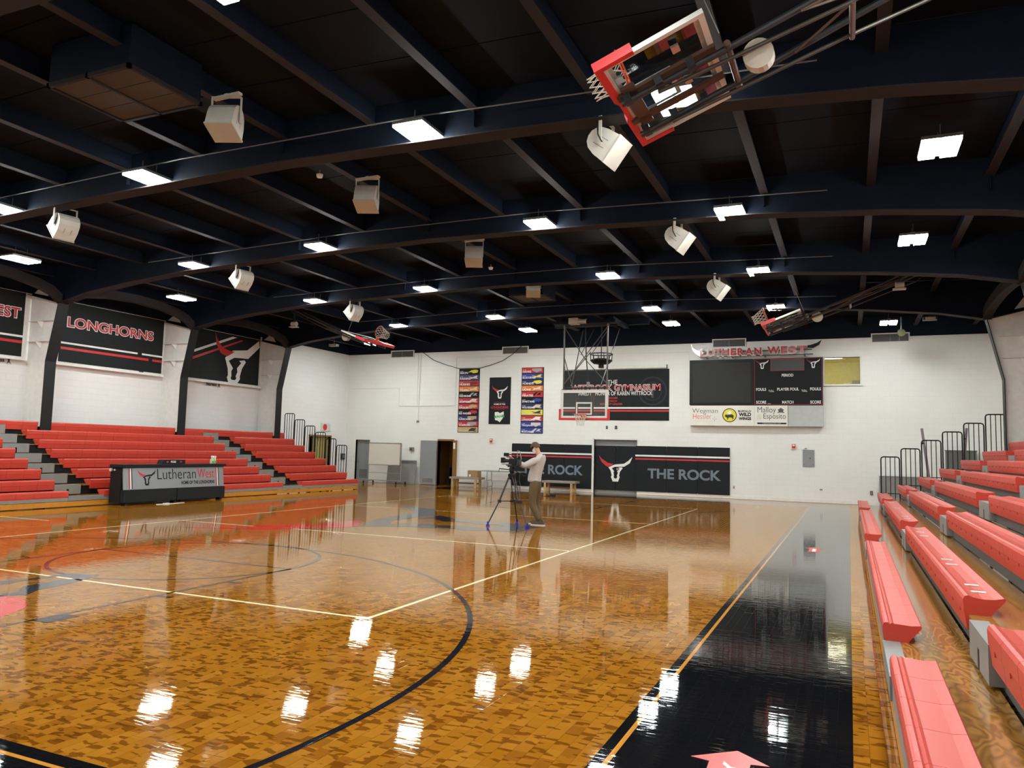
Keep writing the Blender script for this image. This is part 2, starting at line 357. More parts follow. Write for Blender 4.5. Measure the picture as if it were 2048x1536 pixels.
MB().box(XR+.05, XR+.25, YN, 25.1, 6.12, 7.2).box(XR+.01, XR+.25, 25.1, YF, 6.24, 7.2).build('upper_wall', M_STEEL, wall_right)
wall_near = S(MB().box(XL-.2, XR+.2, YN-.2, YN, 0, 6.24), 'wall_near', M_WALL)
MB().box(XL-.2, XR+.2, YN-.2, YN-.004, 6.24, 7.6).build('upper_wall', M_STEEL, wall_near)
for wl, X, s in ((wall_left, XL, 1), (wall_right, XR, -1)):
    for k in range(-1, 5):
        MB().box(X-.04*s, X+.20*s, 5*k+.2 if k >= 0 else YN, 5*k+4.86, 4.03, 4.10).build('ledge', M_WHITE, wl)

# ceiling: deck boards, purlins along the court, rigid frames across it
mb = MB()
for x0, x1 in ((XL-.3, XC), (XC, XR+.3)):
    mb.add([(x, y, deck_z(x)+d) for d in (.012, .12) for x, y in ((x0, YN-.2), (x1, YN-.2), (x1, YF+.3), (x0, YF+.3))], [(0, 1, 2, 3), (7, 6, 5, 4), (0, 4, 5, 1), (1, 5, 6, 2), (2, 6, 7, 3), (3, 7, 4, 0)])
ceiling = S(mb, 'ceiling', M_DECK)
PSP = 1.86
px = [XC+PSP*k for k in range(-7, 8)]
for k in range(-7, 7):
    xa, xb = XC+PSP*k+.02, XC+PSP*(k+1)-.02
    for j in range(16):
        ya = 5+1.25*j; e = .012
        if (k in (-1, 0)) and 0: continue
        jit = random.uniform(-.004, .004)
        q = [(x, y, deck_z(x)+dz+jit) for dz in (-.012, .010) for x, y in ((xa, ya+e), (xb, ya+e), (xb, ya+1.25-e), (xa, ya+1.25-e))]
        MB().add(q, [(0, 3, 2, 1), (4, 5, 6, 7), (0, 1, 5, 4), (1, 2, 6, 5), (2, 3, 7, 6), (3, 0, 4, 7)]).build('ceiling_panel', M_DECK, ceiling)
for x in px:
    z = deck_z(x)
    o = MB().box(x-.008, x+.008, YN, YF, z-.33, z).build('purlin', M_STEEL, ceiling)
    MB().box(x-.075, x+.075, YN, YF, z-.345, z-.33).build('bottom_flange', M_FLANGE, o)
def mir(p): return [(2*XC-x, z) for x, z in p]
IN = [(-21.38, 5.75), (-20.2, 5.98), (-18.4, 6.18), (-16.2, 6.34), (-13.0, 6.44), (XC, 6.52)]
IN = IN+[p for p in reversed(mir(IN))][1:]
for k in (1, 2, 3, 4, 5):
    Y = 5.0*k
    top = [(XL, deck_z(XL)-.02), (XC, deck_z(XC)-.02), (XR, deck_z(XR)-.02)]
    poly = [(XL, 6.08)]+IN+[(XR, 6.08)]+[t for t in reversed(top)]
    o = MB().prism(poly, lambda u, v, q=0: Vector((u, Y+q, v)), -.01, .01).build('rafter_web', M_STEEL, ceiling)
    pts = [(XL, 6.08)]+IN+[(XR, 6.08)]
    fl = MB()
    for (a, c), (b_, d) in zip(pts, pts[1:]):
        fl.add([(x, y, z+e) for e in (-.02, .0) for x, y, z in ((a, Y-.16, c), (b_, Y-.16, d), (b_, Y+.16, d), (a, Y+.16, c))], [(0, 3, 2, 1), (4, 5, 6, 7), (0, 1, 5, 4), (1, 2, 6, 5), (2, 3, 7, 6), (3, 0, 4, 7)])
    fl.build('bottom_flange', M_FLANGE, o)
    st = MB()
    for x in px[1:-1:2]: st.box(x-.006, x+.006, Y-.09, Y+.09, deck_z(x)-.6, deck_z(x)-.05)
    st.build('stiffener', M_STEEL, o)
    MB().tube([(-17.6, Y-.28, 6.62), (-11, Y-.28, 6.80), (-6, Y-.28, 6.80), (-.3, Y-.28, 6.60)], .012, 5).build('conduit', M_DGREY, ceiling)
    for wl, s in ((wall_left, 1), (wall_right, -1)):
        X = lambda x: x if s == 1 else 2*XC-x
        o = MB().prism([(X(XL), 0), (X(-21.76), 0), (X(-21.76), 4.0), (X(-21.38), 5.75), (X(XL), 6.08)], lambda u, v, q=0: Vector((u, Y+q, v)), -.008, .008).build('column', M_WHITE, wl)
        cp = [(-21.75, 0), (-21.75, 4.0), (-21.37, 5.73)]; fl = MB()
        for (a, c), (b_, d) in zip(cp, cp[1:]):
            fl.add([(X(x+e), y, z) for e in (0, .02) for x, y, z in ((a, Y-.17, c), (b_, Y-.17, d), (b_, Y+.17, d), (a, Y+.17, c))], [(0, 3, 2, 1), (4, 5, 6, 7), (0, 1, 5, 4), (1, 2, 6, 5), (2, 3, 7, 6), (3, 0, 4, 7)])
        fl.build('inner_flange', M_BLACK, o)
        g = MB()
        for z in (4.62, 5.24):
            g.box(X(XL+.05), X(-21.80+.2*(z-4)/1.75), Y-.10, Y-.008, z-.006, z+.006)
            g.add([(X(-22.35), Y-.10, z-.006), (X(-22.15), Y-.02, z-.006), (X(-22.22), Y-.03, z-.22), (X(-22.3), Y-.02, z-.006)], [(0, 1, 2), (0, 2, 3), (1, 3, 2), (0, 3, 1)])
        g.build('stiffener', M_WHITE, o)
        MB().add([(X(-22.7), Y-.02, 6.12), (X(-22.05), Y-.02, 6.0), (X(-22.3), Y-.02, 6.36), (X(-22.7), Y, 6.12), (X(-22.05), Y, 6.0), (X(-22.3), Y, 6.36)], [(0, 1, 2), (5, 4, 3), (0, 3, 4, 1), (1, 4, 5, 2), (2, 5, 3, 0)]).build('gusset', M_WHITE, o)
        if k < 5 or s == -1:
            y1 = Y+5 if k < 5 else YF
            am = .5 if s == 1 else .22
            poly = [(Y+.1, 5.72)]+[(Y+.1+(y1-Y-.2)*t, 5.72+am*(1-(2*t-1)**2)**.6) for t in (.06, .15, .3, .5, .7, .85, .94)]+[(y1-.1, 5.72), (y1-.1, 5.98)]+[(Y+.1+(y1-Y-.2)*t, 5.98+am*(1-(2*t-1)**2)**.6) for t in (.94, .85, .7, .5, .3, .15, .06)]+[(Y+.1, 5.98)]
            if k < 5: MB().prism(poly, lambda u, v, q=0: Vector((X(-21.38)+q, u, v)), -.11, .11).build('eave_beam', M_FLANGE, ceiling)

# doors and window (part of the setting)
d = S(MB().box(D1[0]-.05, D1[0], YF-.01, YF+.25, 0, 2.09).box(D1[1], D1[1]+.05, YF-.01, YF+.25, 0, 2.09).box(D1[0], D1[1], YF-.01, YF+.25, 2.04, 2.09), 'door_1', M_WHITE)
MB().box(D1[0], D1[1], YF+.14, YF+.18, 0, 2.04).build('door_leaf', M_DOOR, d)
g = MB()
for i in range(6): g.box(-22.02, -21.56, YF+.13, YF+.141, .2+.07*i, .24+.07*i)
g.build('louvre', M_DGREY, d); MB().box(-22.12, -22.08, YF+.10, YF+.14, .95, 1.1).build('door_handle', M_METAL, d)
d = S(MB().box(D2[1], -16.56, YF-.12, YF+.25, 0, 2.09).box(D2[0], D2[1], YF-.04, YF+.25, 2.06, 2.14).box(D2[0]-.02, D2[0], YF-.02, YF+.25, 0, 2.1), 'door_2', M_BROWN)
leaf = MB().box(-18.46, -17.59, YF-.10, YF-.055, .02, 2.06).build('door_leaf', M_DOOR, d)
MB().tube([(-18.36, YF-.1, 1.0), (-18.36, YF-.16, 1.0), (-18.25, YF-.16, 1.0)], .012, 6).build('door_handle', M_METAL, leaf)
MB().box(-18.3, -17.75, YF-.104, YF-.10, .1, .3).build('kick_plate', M_METAL, leaf)
MB().box(-16.70, -16.60, YF-.128, YF-.12, 1.7, 1.98).build('notice', M_INKW, d)
MB().box(D2[0]-.4, D2[1]+.4, YF+1.9, YF+1.95, 0, 2.6).box(D2[0]-.45, D2[0]-.4, YF+.25, YF+1.95, 0, 2.6).box(D2[1]+.4, D2[1]+.45, YF+.25, YF+1.95, 0, 2.6).box(D2[0]-.45, D2[1]+.45, YF+.25, YF+1.95, 2.6, 2.65).build('passage', M_BROWN, d)
MB().box(-17.35, -16.95, YF+1.4, YF+1.8, 0, 1.75).box(-17.45, -17.35, YF+.8, YF+1.8, 0, .8).build('stored_case', M_BLACK, d)
d = S(MB().box(D3[0]-.09, D3[0], YF-.05, YF+.25, 0, 2.31).box(D3[1], D3[1]+.05, YF-.01, YF+.25, 0, 2.31).box(D3[0], D3[1], YF-.01, YF+.25, 2.25, 2.31), 'door_3', M_WHITE)
MB().box(D3[0], D3[1], YF+.14, YF+.2, 0, 2.25).build('door_leaf', M_DOOR, d)
for a, b_ in ((D3[0]+.03, -9.02), (-9.0, D3[1]-.02)):
    MB().box(a, b_, YF+.08, YF+.14, .13, 1.99).build('door_pad', M_CLOTH, d, bev=.012)
logo(d, far(YF+.078), -9.02, 1.06, .735, M_INKW, M_INKR)
MB().tube([(-8.93, YF+.075, 1.02), (-8.93, YF+.02, 1.02)], .045, 12).build('lock', M_METAL, d)
d = S(MB().box(XL-.25, XL+.03, D4[0]-.06, D4[0], 0, 2.2).box(XL-.25, XL+.03, D4[1], D4[1]+.06, 0, 2.2).box(XL-.25, XL+.03, D4[0]-.06, D4[1]+.06, 2.13, 2.2), 'door_4', M_BROWN)
MB().box(XL-.16, XL-.12, D4[0]+.42, D4[1], .02, 2.13).build('door_leaf', mat('olive_door', rgb(150, 132, 78), .5), d)
MB().box(XL-.118, XL-.10, D4[0]+.72, D4[0]+.8, 1.0, 1.9).build('door_window', mat('lit_strip', rgb(190, 200, 110), .4), d)
MB().box(XL-1.2, XL-1.15, D4[0]-.3, D4[1]+.3, 0, 2.4).box(XL-1.2, XL-.25, D4[0]-.35, D4[0]-.3, 0, 2.4).box(XL-1.2, XL-.25, D4[1]+.3, D4[1]+.35, 0, 2.4).box(XL-1.2, XL-.25, D4[0]-.35, D4[1]+.35, 2.4, 2.45).build('passage', M_BLACK, d)
# booth window
wn = S(MB().box(W1[0]-.05, W1[0], YF-.02, YF+.2, W1[2]-.05, W1[3]+.05).box(W1[1], W1[1]+.05, YF-.02, YF+.2, W1[2]-.05, W1[3]+.05).box(W1[0], W1[1], YF-.02, YF+.2, W1[3], W1[3]+.05).box(W1[0]-.05, W1[1]+.1, YF-.06, YF+.2, W1[2]-.06, W1[2]), 'window_1', M_WHITE)
mb = MB(); dx, dz = W1[1]-W1[0], W1[3]-W1[2]; st = .062
def clip_line(c, s):
    pts = []
    for x in (0, dx):
        z = c+s*x
        if 0 <= z <= dz: pts.append((x, z))
    for z in (0, dz):
        x = (z-c)/s
        if 0 < x < dx: pts.append((x, z))
    return pts[:2] if len(pts) >= 2 else None
for i in range(-22, 40):
    for s in (1.25, -1.25):
        c = i*st if s > 0 else i*st
        p = clip_line(c, s)
        if p: mb.tube([(W1[0]+p[0][0], YF+.06, W1[2]+p[0][1]), (W1[0]+p[1][0], YF+.06, W1[2]+p[1][1])], .004, 3, caps=False)
tag(mb.build('wire_mesh', mat('mesh_wire', rgb(150, 152, 130), .5), wn), kind='stuff')
MB().box(W1[0], W1[1], YF+.12, YF+.126, W1[2], W1[3]).build('pane', M_GLASS, wn)
M_BOOTH = mat('booth_yellow', rgb(214, 204, 140), .6)
bx0, bx1, by0, by1, bz0, bz1 = -1.8, 1.4, YF+.26, YF+3.0, 3.6, 5.66
booth = S(MB().box(bx0, bx1, by1, by1+.05, bz0, bz1).box(bx0-.05, bx0, by0, by1, bz0, bz1).box(bx1, bx1+.05, by0, by1, bz0, bz1).box(bx0, bx1, by0, by1, bz0-.05, bz0).box(bx0, bx1, by0, by1, bz1, bz1+.05), 'wall_booth', M_BOOTH)
MB().box(-1.0, -.2, YF+.9, YF+1.15, bz1-.06, bz1).build('booth_lamp', mat('booth_tube', (.9, .9, .8), .5, emit=(1, .93, .66), estr=46), booth)
MB().box(-.15, .1, by1-.04, by1, 4.55, 4.80).build('booth_notice', M_INKW, booth)
MB().box(-1.1, -.75, by1-.05, by1, 3.6, 5.2).build('booth_door', mat('booth_door', rgb(214, 210, 160), .5), booth)
MB().box(.15, .55, YF+2.3, YF+2.7, 4.2, 4.85).build('booth_locker', M_GREY, booth)

# ---------------------------------------------------------------- bleachers
def bleachers(name, x0, sg, zt1, y_end, y_near, aisles, label):
    root = thing(name, (x0, (y_end+y_near)/2, 0), label, 'bleachers')
    U = lambda u: x0+sg*u
    segs = []; y = y_end
    for a, b_ in sorted(aisles, reverse=True): segs.append((b_, y)); y = a
    segs.append((y_near, y))
    prof = [(.045, -.25), (.02, -.25), (.005, -.13), (0, -.12), (-.004, -.03), (.008, -.006), (.03, 0), (.06, -.012), (.13, -.022), (.2, -.018), (.262, -.004), (.27, -.012), (.265, -.03), (.185, -.125), (.18, -.142), (.06, -.142)]
    prof1 = [(.045, -.17), (.015, -.17), (.005, -.12), (0, -.03), (.008, -.006), (.02, 0), (.04, 0), (.05, -.012), (.065, 0), (.08, -.006), (.2, -.012), (.262, -.004), (.27, -.012), (.265, -.03), (.185, -.125), (.18, -.142), (.05, -.142)]
    for n in range(1, 9):
        un, zt = .547*(n-1), zt1+.257*(n-1); D = zt-.14
        for a, b_ in (segs if n < 8 else [(max(5*q+.2, y_near), min(5*q+4.8, y_end)) for q in range(-1, 6) if min(5*q+4.8, y_end)-max(5*q+.2, y_near) > .2]):
            L = b_-a; k = max(1, round(L/.4572)); st = L/k
            rng = [(a+st*i+.002, a+st*(i+1)-.002) for i in range(k)]
            mb = MB(); cl_ = MB()
            for ya, yb in rng:
                mb.prism(prof1 if n == 1 else prof, lambda u, v, q=0: Vector((U(un+u), q, zt+v)), ya, yb)
                if n > 1 and n < 8 and sg > 0: mb.box(U(un-.0015), U(un+.01), (ya+yb)/2-.004, (ya+yb)/2+.004, zt-.150, zt-.118)
            o = mb.build('bench_seat', M_RED, root)
        u2 = .547*n+.06 if n < 8 else -sg*(x0-(XL+.02 if sg < 0 else XR-.02))
        if n < 8: MB().box(U(un+.03), U(u2), y_near, y_end, D-.022, D).build('foot_board', M_PLY, root)
        else: MB().box(U(un+.03), U(un+.33), y_near, y_end, D-.022, D).build('foot_board', M_PLY, root)
        lo = .15 if n == 1 else D-.257
        MB().box(U(un+.085), U(un+.10), y_near, y_end, lo, D-.022).build('riser', (M_BLACK if sg < 0 else M_DGREY) if n > 1 else M_GREY, root)  # left side black: shade of the open gaps under rows put into colour
        if 1 < n < 9:
            for a, b_ in aisles:
                ya, yb = a+.0, b_-.27
                m_ = (ya+yb)/2+.0
                mb = MB().box(U(un+.0), U(un+.12), ya, yb, D-.235, D+.012)
                o = mb.build('aisle_step', M_GREY, root)
                if n % 2 == 0 or sg > 0: MB().box(U(un-.002), U(un+.004), m_-.03, m_+.03, D-.235, D-.10).build('slot', M_BLACK, o)
        elif n == 1:
            for a, b_ in aisles: MB().box(U(.0), U(.12), a, b_, .16, D+.004).build('aisle_step', M_GREY, root)
    MB().box(U(.02), U(.045), y_near, y_end, .02, .145).build('base_board', M_WOOD, root)
    MB().box(U(.015), U(.04), y_near, y_end, .155, .275).build('front_rail', M_GREY, root)
    # end framing under the rows
    mb = MB()
    for n in range(1, 8):
        un = .547*(n-1); mb.box(U(un+.1), U(un+.16), y_end-.1, y_end-.04, 0, zt1+.257*(n-1)-.17)
    mb.build('end_post', M_BLACK, root)
    for n in range(2, 8):
        un, zt = .547*(n-1), zt1+.257*(n-1)
        a, b_, zb, zz, yy = un+.11, un+.61, zt-.23, zt+1.07, y_end+.06
        P = [(U(a), yy, zb-.2), (U(a), yy, zz-.07), (U(a+.02), yy, zz-.02), (U(a+.07), yy, zz), (U(b_-.07), yy, zz), (U(b_-.02), yy, zz-.02), (U(b_), yy, zz-.07), (U(b_), yy, zb-.2)]
        mb = MB().tube(P, .0185, 8).tube([(U(a), yy, zb+.21), (U(b_), yy, zb+.21)], .013, 6)
        for t in (.25, .5, .75): mb.tube([(U(a+(b_-a)*t), yy, zb), (U(a+(b_-a)*t), yy, zz)], .0125, 6)
        mb.build('guard_rail', M_BLACK, root)
    return root
bl = bleachers('bleachers', -17.96, -1, .405, 25.5, YN+.1, [(-1, -.3), (5.4, 6.45), (13.13, 14.13), (21.08, 22.1)][1:], 'red bench bleachers with grey aisle steps along the left wall behind the scoring table')
br = bleachers('bleachers', .22, 1, .45, 25.5, YN+.1, [(5.58, 6.66), (13.1, 14.3), (20.85, 21.9)], 'red bench bleachers with plywood treads rising to the right wall in the foreground')
for p, q in (((2.0, 25.75, 2.65), (2.17, 25.68, 1.05)), ((3.16, 25.75, 2.67), (3.05, 25.68, 1.55))):
    o = MB().bar(p, q, .07, .045, (0, 1, 0)).build('folded_post', mat('purple_grey_steel', rgb(138, 128, 134), .4, .3), br)
    v = Vector(p)*.72+Vector(q)*.28
    MB().tube([v, v+Vector((-.06, -.02, 0))], .025, 8).build('knob', M_BLACK, o)
# taped seat numbers on the second row
PSTK = []
def sticker(x, y, lab):
    mb = MB().box(-.05, .05, -.03, .03, 0, .003)
    o = mb.build('seat_marker', M_INKW, None, loc=(0, 0, 0)); o.location = (x, y, .45+.257-.0185)
    ink = MB().box(-.03, .03, -.004, .004, .003, .0036).build('print_line', M_INKK); ink.parent = o
    tag(o, lab, 'paper', 'paper markers on the second row of benches')
ys = [3.2, 4.4, 4.9, 7.0, 7.35, 8.7, 9.1, 11.7, 12.3, 15.0, 15.5, 18.0, 20.2]
for i, y in enumerate(ys):
    nm = ['nearest', 'second nearest', 'third nearest', 'fourth nearest', 'fifth nearest', 'sixth nearest', 'seventh nearest', 'eighth nearest', 'ninth nearest', 'tenth nearest', 'third farthest', 'second farthest', 'farthest'][i]
    sticker(.22+.547+.14, y, f'{nm} white paper marker taped along the second row of right benches')

# ---------------------------------------------------------------- ceiling lights
def light_proto():
    r = thing('ceiling_light', (0, 0, 0), '', 'light', 'twin panel gym lights')
    MB().box(-.26, .26, -.37, .37, .035, .085).box(-.05, .05, -.2, .2, .085, .14).build('housing', M_METAL, r)
    for s in (-1, 1):
        MB().box(s*.145-.108, s*.145+.108, -.355, .355, 0, .035).build('lens', M_LENS, r)
    MB().tube([(0, -.15, .12), (0, -.15, .32)], .008, 6).tube([(0, .15, .12), (0, .15, .32)], .008, 6).build('hanger', M_DGREY, r)
    return r
LP = light_proto(); LUSED = [False]
def put_light(x, y, z, lab):
    if not LUSED[0]: LUSED[0] = True; LP.location = (x, y, z); LP['label'] = lab; return
    dup(LP, (x, y, z), lab)
rows = [('at the top edge of the view, nearest frame', 5.6), ('at the second roof frame', 9.7), ('at the third roof frame', 14.75), ('at the fourth roof frame', 19.8), ('at the fifth roof frame', 24.85)]
for rn, y in rows:
    for cn, x, z in (('left side', -15.85, 6.36), ('left of centre', -11.73, 6.50), ('right of centre', -5.97, 6.50), ('right side', -2.03, 6.34)):
        yy = 4.7 if (y == 5.6 and cn != 'right of centre') else y
        put_light(x, yy, z, f'white twin-panel light {cn} {rn}')
for x, cn in ((-11.73, 'left'), (-5.97, 'right')):
    put_light(x, 27.85, 6.50, f'white twin-panel light of the {cn} row closest to the far wall')
    put_light(x, 1.4, 6.50, f'white twin-panel light of the {cn} row above the near baseline')
for x, side in ((-19.35, 'left'), (1.27, 'right')):
    for y, wh in ((2.2, 'above the near end of'), (7.2, 'above the first bays of'), (12.35, 'nearest in view over'), (17.5, 'middle one over'), (28.1, 'by the far end beyond')):
        put_light(x, y, 6.24, f'white twin-panel light {wh} the {side} bleachers')

# ---------------------------------------------------------------- speakers under the roof
def speaker(name, loc, n, lab, rz=0, plate=False):
    r = thing(name, loc, lab, 'speaker', 'horn loudspeakers under the roof')
    n = Vector(n).normalized(); side = Vector((0, 0, 1)).cross(n)
    side = side.normalized() if side.length > .1 else Vector((1, 0, 0)); u = n.cross(side)
    c = Vector(loc)
    fn = lambda a, d, q=0: c+u*a+n*d+side*q
    poly = [(-.21, .2), (.21, .2), (.20, .0), (.18, -.10), (.13, -.18), (.06, -.225), (-.02, -.23), (-.1, -.20), (-.16, -.13), (-.20, .0)]
    MB().prism(poly, fn, -.2, .2).build('cabinet', M_SPK, r)
    MB().prism([(-.22, .2), (.22, .2), (.22, .225), (-.22, .225)], fn, -.21, .21).build('grille_frame', mat('speaker_rim', rgb(176, 170, 158), .6), r)
    g = MB()
    for q in (-.07, .07): g.prism([(-.202, .12), (-.205, .12), (-.2, -.05), (-.197, -.05)], fn, q-.004, q+.004)
    for s in (-1, 1):
        for a in (-.06, .06): g.prism([(a-.004, .1), (a+.004, .1), (a+.004, -.1), (a-.004, -.1)], fn, s*.2-.001, s*.2+.001)
    g.build('groove', M_DGREY, r)
    t = .36
    k = MB()
    hs = side if abs(side.z) < .5 else Vector((0, 1, 0))
    p = [c+hs*.215+Vector((0, 0, -.04)), c+hs*.215+Vector((0, 0, t)), c-hs*.215+Vector((0, 0, t)), c-hs*.215+Vector((0, 0, -.04))]
    hp = Vector((0, 0, 1)).cross(hs).normalized(); zc = Vector((0, 0, 1))
    for e in (-1, 1): k.obox(c+hs*.221*e+zc*(t-.04)/2, hs*.006, hp*.024, zc*(t+.04)/2)
    k.obox(c+zc*t, hs*.227, hp*.024, zc*.006)
    if plate: k.box(c.x-.26, c.x+.26, c.y-.04, c.y+.04, c.z+t, c.z+t+.035)
    k.box(c.x-.03, c.x+.03, c.y-.03, c.y+.03, c.z+t, c.z+t+.05)
    k.build('bracket', M_SPK, r)
    if not plate: MB().tube([c+n*-.1+Vector((0, -.19, .18)), c+Vector((.06*(-1 if n.x > 0 else 1), -.22, .1)), c+Vector((0, -.22, -.02))], .012, 6).build('cable', M_BLACK, r)
for i, (y, nm) in enumerate(((10.15, 'nearest'), (15.15, 'middle'), (20.15, 'farthest'))):
    speaker('loudspeaker', (-14.6, y, 6.05), (-.70, .12, -.7), f'{nm} pale grey horn speaker aimed at the left bleachers')
    speaker('loudspeaker', (-3.12, y, 6.07), (.78, -.1, -.62), f'{nm} pale grey horn speaker aimed at the right bleachers')
for y, nm in ((8.25, 'nearest'), (11.9, 'second nearest'), (16.5, 'third nearest'), (20.4, 'farthest')):
    speaker('loudspeaker', (-8.45, y, 6.50), (.1, -.25, -.96), f'{nm} grey speaker under the centre purlin pointing down at the court', plate=True)
# air grilles in the roof
for x0, x1, y0, y1, nm in ((-10.25, -8.62, 6.7, 7.95, 'large dark return air grille in the roof at upper left'), (-9.95, -8.75, 21.9, 23.1, 'dark return air grille in the roof behind the farthest centre speaker')):
    r = thing('air_grille', ((x0+x1)/2, (y0+y1)/2, 6.62), nm, 'grille')
    z = 6.62
    MB().box(x0, x1, y0, y0+.05, z, z+.06).box(x0, x1, y1-.05, y1, z, z+.06).box(x0, x0+.05, y0, y1, z, z+.06).box(x1-.05, x1, y0, y1, z, z+.06).box((x0+x1)/2-.02, (x0+x1)/2+.02, y0, y1, z, z+.06).build('frame', M_FLANGE, r)
    MB().box(x0+.02, x1-.02, y0+.02, y1-.02, z+.05, deck_z(x0)-.03).build('duct_box', M_STEEL, r)
    for i in range(2):
        for j in range(3):
            a = x0+.05+(x1-x0-.1)/2*i; c = y0+.05+(y1-y0-.1)/3*j
            MB().box(a+.012, a+(x1-x0-.1)/2-.012, c+.008, c+(y1-y0-.1)/3-.008, z+.02, z+.04).build('filter', mat('filter_brown', (.05, .035, .025), .8), r)
# small fittings on the roof
for x, y, z, nm in ((-8.80, 10.9, 6.63, 'small round white sensor on the centre purlin beyond the second frame'), (-8.80, 18.2, 6.60, 'small round white sensor on the centre purlin beyond the farthest-but-one speaker')):
    r = thing('roof_sensor', (x, y, z), nm, 'sensor')
    MB().lathe([(.02, -.05), (.05, -.04), (.06, 0), (.06, .02)], (x, y, z), 14).build('dome', M_INKW, r, smooth=True); MB().tube([(x, y, z+.02), (x, y, z+.1)], .012, 6).build('stem', M_DGREY, r)
for x, y, z, nm in ((1.28, 22.3, 6.28, 'pale winch motor under the roof above the right bleachers'), (-19.2, 22.7, 6.22, 'pale winch motor under the roof above the left bleachers')):
    r = thing('winch_motor', (x, y, z), nm, 'motor')
    MB().tube([(x-.1, y, z+.05), (x+.12, y, z+.05)], .09, 12).build('motor', M_SPK, r); MB().box(x-.16, x+.16, y-.1, y+.1, z-.08, z-.05).build('plate', M_SPK, r); MB().box(x-.02, x+.02, y-.02, y+.02, z+.1, z+.45).build('stem', M_PIPE, r)
for x, y, z, nm in ((2.45, 27.6, 6.25, 'unlit square flood fixture beside the far right light'), (-20.9, 27.4, 6.15, 'unlit square flood fixture left of the far left light')):
    r = thing('flood_light', (x, y, z), nm, 'light')
    MB().box(x-.2, x+.2, y-.12, y+.12, z-.04, z+.06).build('housing', M_PIPE, r); MB().box(x-.15, x+.15, y-.14, y-.12, z-.03, z+.05).build('lens', mat('dead_lens', rgb(200, 190, 170), .4), r); MB().box(x-.02, x+.02, y-.02, y+.02, z+.06, z+.4).build('stem', M_PIPE, r)
r = thing('round_gong', (1.7, 29.0, 6.05), 'small round olive bell hanging near the far right light', 'bell')
MB().tube([(1.7, 28.98, 6.05), (1.7, 29.06, 6.05)], .13, 16).build('bowl', mat('olive_metal', rgb(44, 40, 22), .7, spec=.15), r); MB().tube([(1.7, 29.02, 6.15), (1.7, 29.02, 6.6)], .03, 8).build('stem', M_PIPE, r)

# ---------------------------------------------------------------- basketball hoops
def net_mesh(mb, c, ax, ay, dn, r0=.225, r1=.13, L=.42, n=12):
    P = lambda k, t: c+(ax*math.cos(2*PI*k/n)+ay*math.sin(2*PI*k/n))*(r0+(r1-r0)*min(1, t*1.25))+dn*(L*t)
    ts = [0, .2, .4, .6, .8, 1]
    for i in range(5):
        for k in range(n):
            a = k+(i % 2)*.5
            mb.tube([P(a, ts[i]), P(a+.5, ts[i+1])], .005, 4, caps=False); mb.tube([P(a, ts[i]), P(a-.5, ts[i+1])], .005, 4, caps=False)
def hoop_board(r, O, U, V, Nn):
    """O: middle of the board's lower edge, U across, V up the board, Nn out of its face"""
    fn = lambda a, b_, q=0: O+U*a+V*b_+Nn*q
    f = MB(); hw, H, t = .915, 1.07, .06
    for a0, a1, b0, b1 in ((-hw, hw, 0, t), (-hw, hw, H-t, H), (-hw, -hw+t, t, H-t), (hw-t, hw, t, H-t)):
        f.prism([(a0, b0), (a1, b0), (a1, b1), (a0, b1)], fn, -.05, .0)
    f.build('board_frame', mat('white_frame', rgb(214, 214, 206), .35, .2), r)
    MB().prism([(-hw+t, t), (hw-t, t), (hw-t, H-t), (-hw+t, H-t)], fn, -.022, -.010).build('glass', M_GLASS, r)
    s = MB()
    for a0, a1, b0, b1 in ((-.305, .305, .15, .20), (-.305, .305, .56, .61), (-.305, -.255, .2, .56), (.255, .305, .2, .56)):
        s.prism([(a0, b0), (a1, b0), (a1, b1), (a0, b1)], fn, -.009, -.006)
    for a0, a1, b0, b1 in ((-hw+t, hw-t, t, t+.05), (-hw+t, hw-t, H-t-.05, H-t), (-hw+t, -hw+t+.05, t+.05, H-t-.05), (hw-t-.05, hw-t, t+.05, H-t-.05)):
        s.prism([(a0, b0), (a1, b0), (a1, b1), (a0, b1)], fn, -.009, -.006)
    s.build('target_line', M_INKW, r)
    p = MB()
    e = .05
    p.prism([(-hw-e, -e), (-.25, -e), (-.17, -.02), (.17, -.02), (.25, -e), (hw+e, -e), (hw+e, .36), (hw-.02, .36), (hw-.02, .03), (-hw+.02, .03), (-hw+.02, .36), (-hw-e, .36)], fn, -.065, .03)
    p.build('edge_pad', M_PAD, r)
    c = fn(0, .15, .38)
    ring = [c+U*(.228*math.cos(2*PI*k/28))+Nn*(.228*math.sin(2*PI*k/28)) for k in range(28)]
    rm = MB().tube(ring, .010, 8, closed=True).prism([(-.1, .05), (.1, .05), (.07, .16), (-.07, .16)], fn, 0, .012).prism([(-.08, .13), (.08, .13), (.08, .15), (-.08, .15)], fn, .01, .16)
    rm.tube([fn(-.06, .05, .01), fn(-.09, .145, .2)], .012, 6).tube([fn(.06, .05, .01), fn(.09, .145, .2)], .012, 6)
    rim = rm.build('rim', M_RIM, r, smooth=False)
    nt_ = MB(); net_mesh(nt_, c, U, Nn, -V if r.get('hang') is None else Vector(r['hang'])); tag(nt_.build('net', M_NET, r), kind='stuff')
    # steel behind the glass
    b_ = MB()
    for q in (-.30, .30): b_.prism([(q-.05, 0), (q+.05, 0), (q+.05, H), (q-.05, H)], fn, -.085, -.05)
    b_.prism([(-.45, .08), (.45, .08), (.45, .22), (-.45, .22)], fn, -.085, -.05)
    b_.build('back_frame', M_RUST, r)
    return fn
